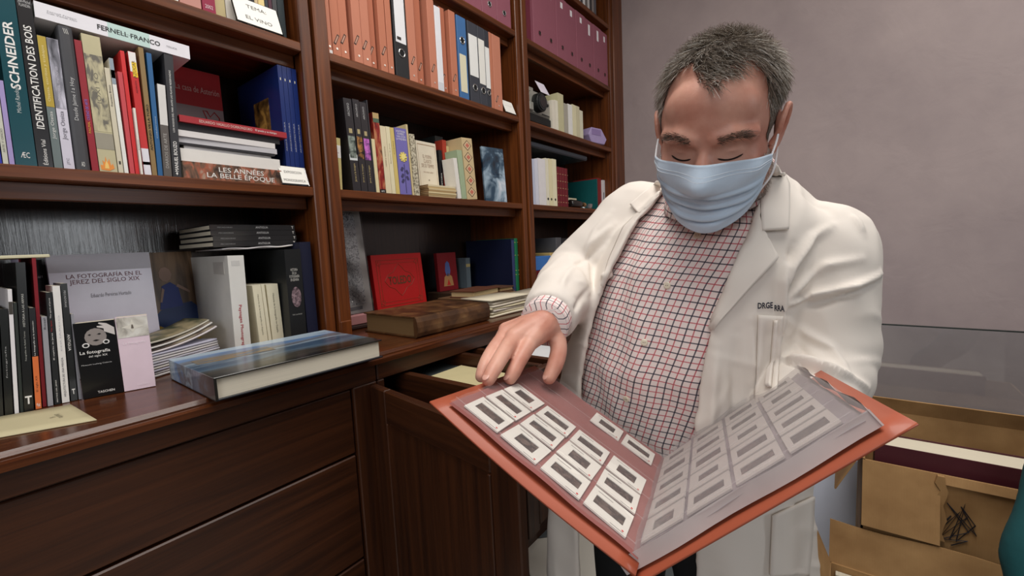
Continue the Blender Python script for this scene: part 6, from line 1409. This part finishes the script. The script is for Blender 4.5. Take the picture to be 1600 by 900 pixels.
for s_, j in ((1, nu-1), (-1, 0)):
    for i in (1, nv-2):
        a = np.array(G_[i][j]); ear = toW((.082*s_, -.020, .016 if i == 1 else -.030)); mid = toW((.082*s_, .018, (-.012 if i == 1 else -.060)))
        MB().tube(spline([a, mid, ear], 12), .0014, 6).build('ear_loop', white, mk)
# ------------------------------------------------------------------ second person, only a sleeve shows at the right edge
P2 = np.array([1.16, -.70, 0.0])
p2 = empty('person', tuple(P2)); tag(p2, 'person in a dark teal sweater cut off by the right edge of the picture', 'person')
M2 = Matrix.Translation(tuple(-P2)); hb2 = MB()
sh2 = atD(1690, 690, .87); el2 = atD(1624, 880, .80)
TEAL = paint((14, 70, 74), .9, .15, 60, .3)
tb3 = MB(); c2_ = P2+np.array([0, 0, 1.15])
for z_, r_ in ((.92, (.14, .17, .14)), (1.08, (.14, .18, .16)), (1.24, (.13, .19, .13))): ellipsoid(tb3, P2+np.array([0, 0, z_]), r_)
arm = spline([P2+np.array([0, .08, 1.27]), P2+np.array([0, .18, 1.24]), P2+np.array([.01, .235, 1.10]), sh2, el2, el2+np.array([-.03, -.005, -.05]), el2+np.array([-.06, -.01, -.085])], 40)
tb3.tube(arm, list(np.interp(np.linspace(0, 1, 40), [0, .3, .6, 1], [.056, .052, .050, .042])+.004*np.sin(np.linspace(0, 1, 40)*50)), 22)
arm2 = spline([P2+np.array([-.02, -.12, 1.30]), P2+np.array([-.02, -.22, 1.2]), P2+np.array([-.02, -.25, 1.0]), P2+np.array([-.2, -.2, .95])], 30); tb3.tube(arm2, .055, 20)
sw = remesh(tb3, .008); laplace(sw, 6); smoothshade(sw); link('sweater', sw, TEAL, p2, M2)
tb4 = MB(); ellipsoid(tb4, P2+np.array([-.02, 0, 1.56]), (.095, .078, .115)); cap_chain(tb4, [P2+np.array([0, 0, 1.36]), P2+np.array([-.005, 0, 1.46])], [.058, .055], 14)
ellipsoid(tb4, P2+np.array([-.115, 0, 1.545]), (.016, .012, .020)); ellipsoid(tb4, P2+np.array([-.06, 0, 1.48]), (.05, .05, .035))
for s_ in (-1, 1): ellipsoid(tb4, P2+np.array([-.01, .078*s_, 1.55]), (.016, .008, .028))
for e_, k in ((arm[-1], 1), (arm2[-1], -1)):
    cap_chain(tb4, [e_-np.array([-.02, 0, 0]), e_+np.array([-.05, 0, 0])], [.028, .030], 12)
    for j in range(4): cap_chain(tb4, [e_+np.array([-.055, -.024+.016*j, 0]), e_+np.array([-.095, -.026+.017*j, -.006]), e_+np.array([-.125, -.026+.017*j, -.022])], [.009, .0085, .0075], 8)
    cap_chain(tb4, [e_+np.array([-.01, .026*k, .0]), e_+np.array([-.045, .045*k, -.005]), e_+np.array([-.07, .05*k, -.012])], [.011, .010, .008], 8)
bm4 = remesh(tb4, .004); laplace(bm4, 4); smoothshade(bm4); link('body', bm4, skin(), p2, M2)
tb5 = MB(); ellipsoid(tb5, P2+np.array([.005, 0, 1.585]), (.105, .086, .105)); hm5 = remesh(tb5, .006)
V = getv(hm5); V[:, 0] = np.maximum(V[:, 0], P2[0]-.075); setv(hm5, V); smoothshade(hm5); link('hair', hm5, paint((50, 40, 34), .7, .3, 90), p2, M2)
tb6 = MB(); ellipsoid(tb6, P2+np.array([0, 0, .90]), (.13, .165, .12))
for s_ in (-1, 1): cap_chain(tb6, [P2+np.array([0, .085*s_, .86]), P2+np.array([0, .09*s_, .48]), P2+np.array([.02, .095*s_, .07])], [.09, .07, .055], 16)
tm6 = remesh(tb6, .012); laplace(tm6, 4); smoothshade(tm6); link('trousers', tm6, paint((40, 44, 56), .85), p2, M2)
for s_ in (-1, 1):
    sb = MB(); ellipsoid(sb, P2+np.array([-.05, .095*s_, .04]), (.14, .048, .04)); m6 = remesh(sb, .008); V = getv(m6); V[:, 2] = np.maximum(V[:, 2], .001); setv(m6, V); smoothshade(m6); link('shoe', m6, paint((30, 28, 28), .4), p2, M2)
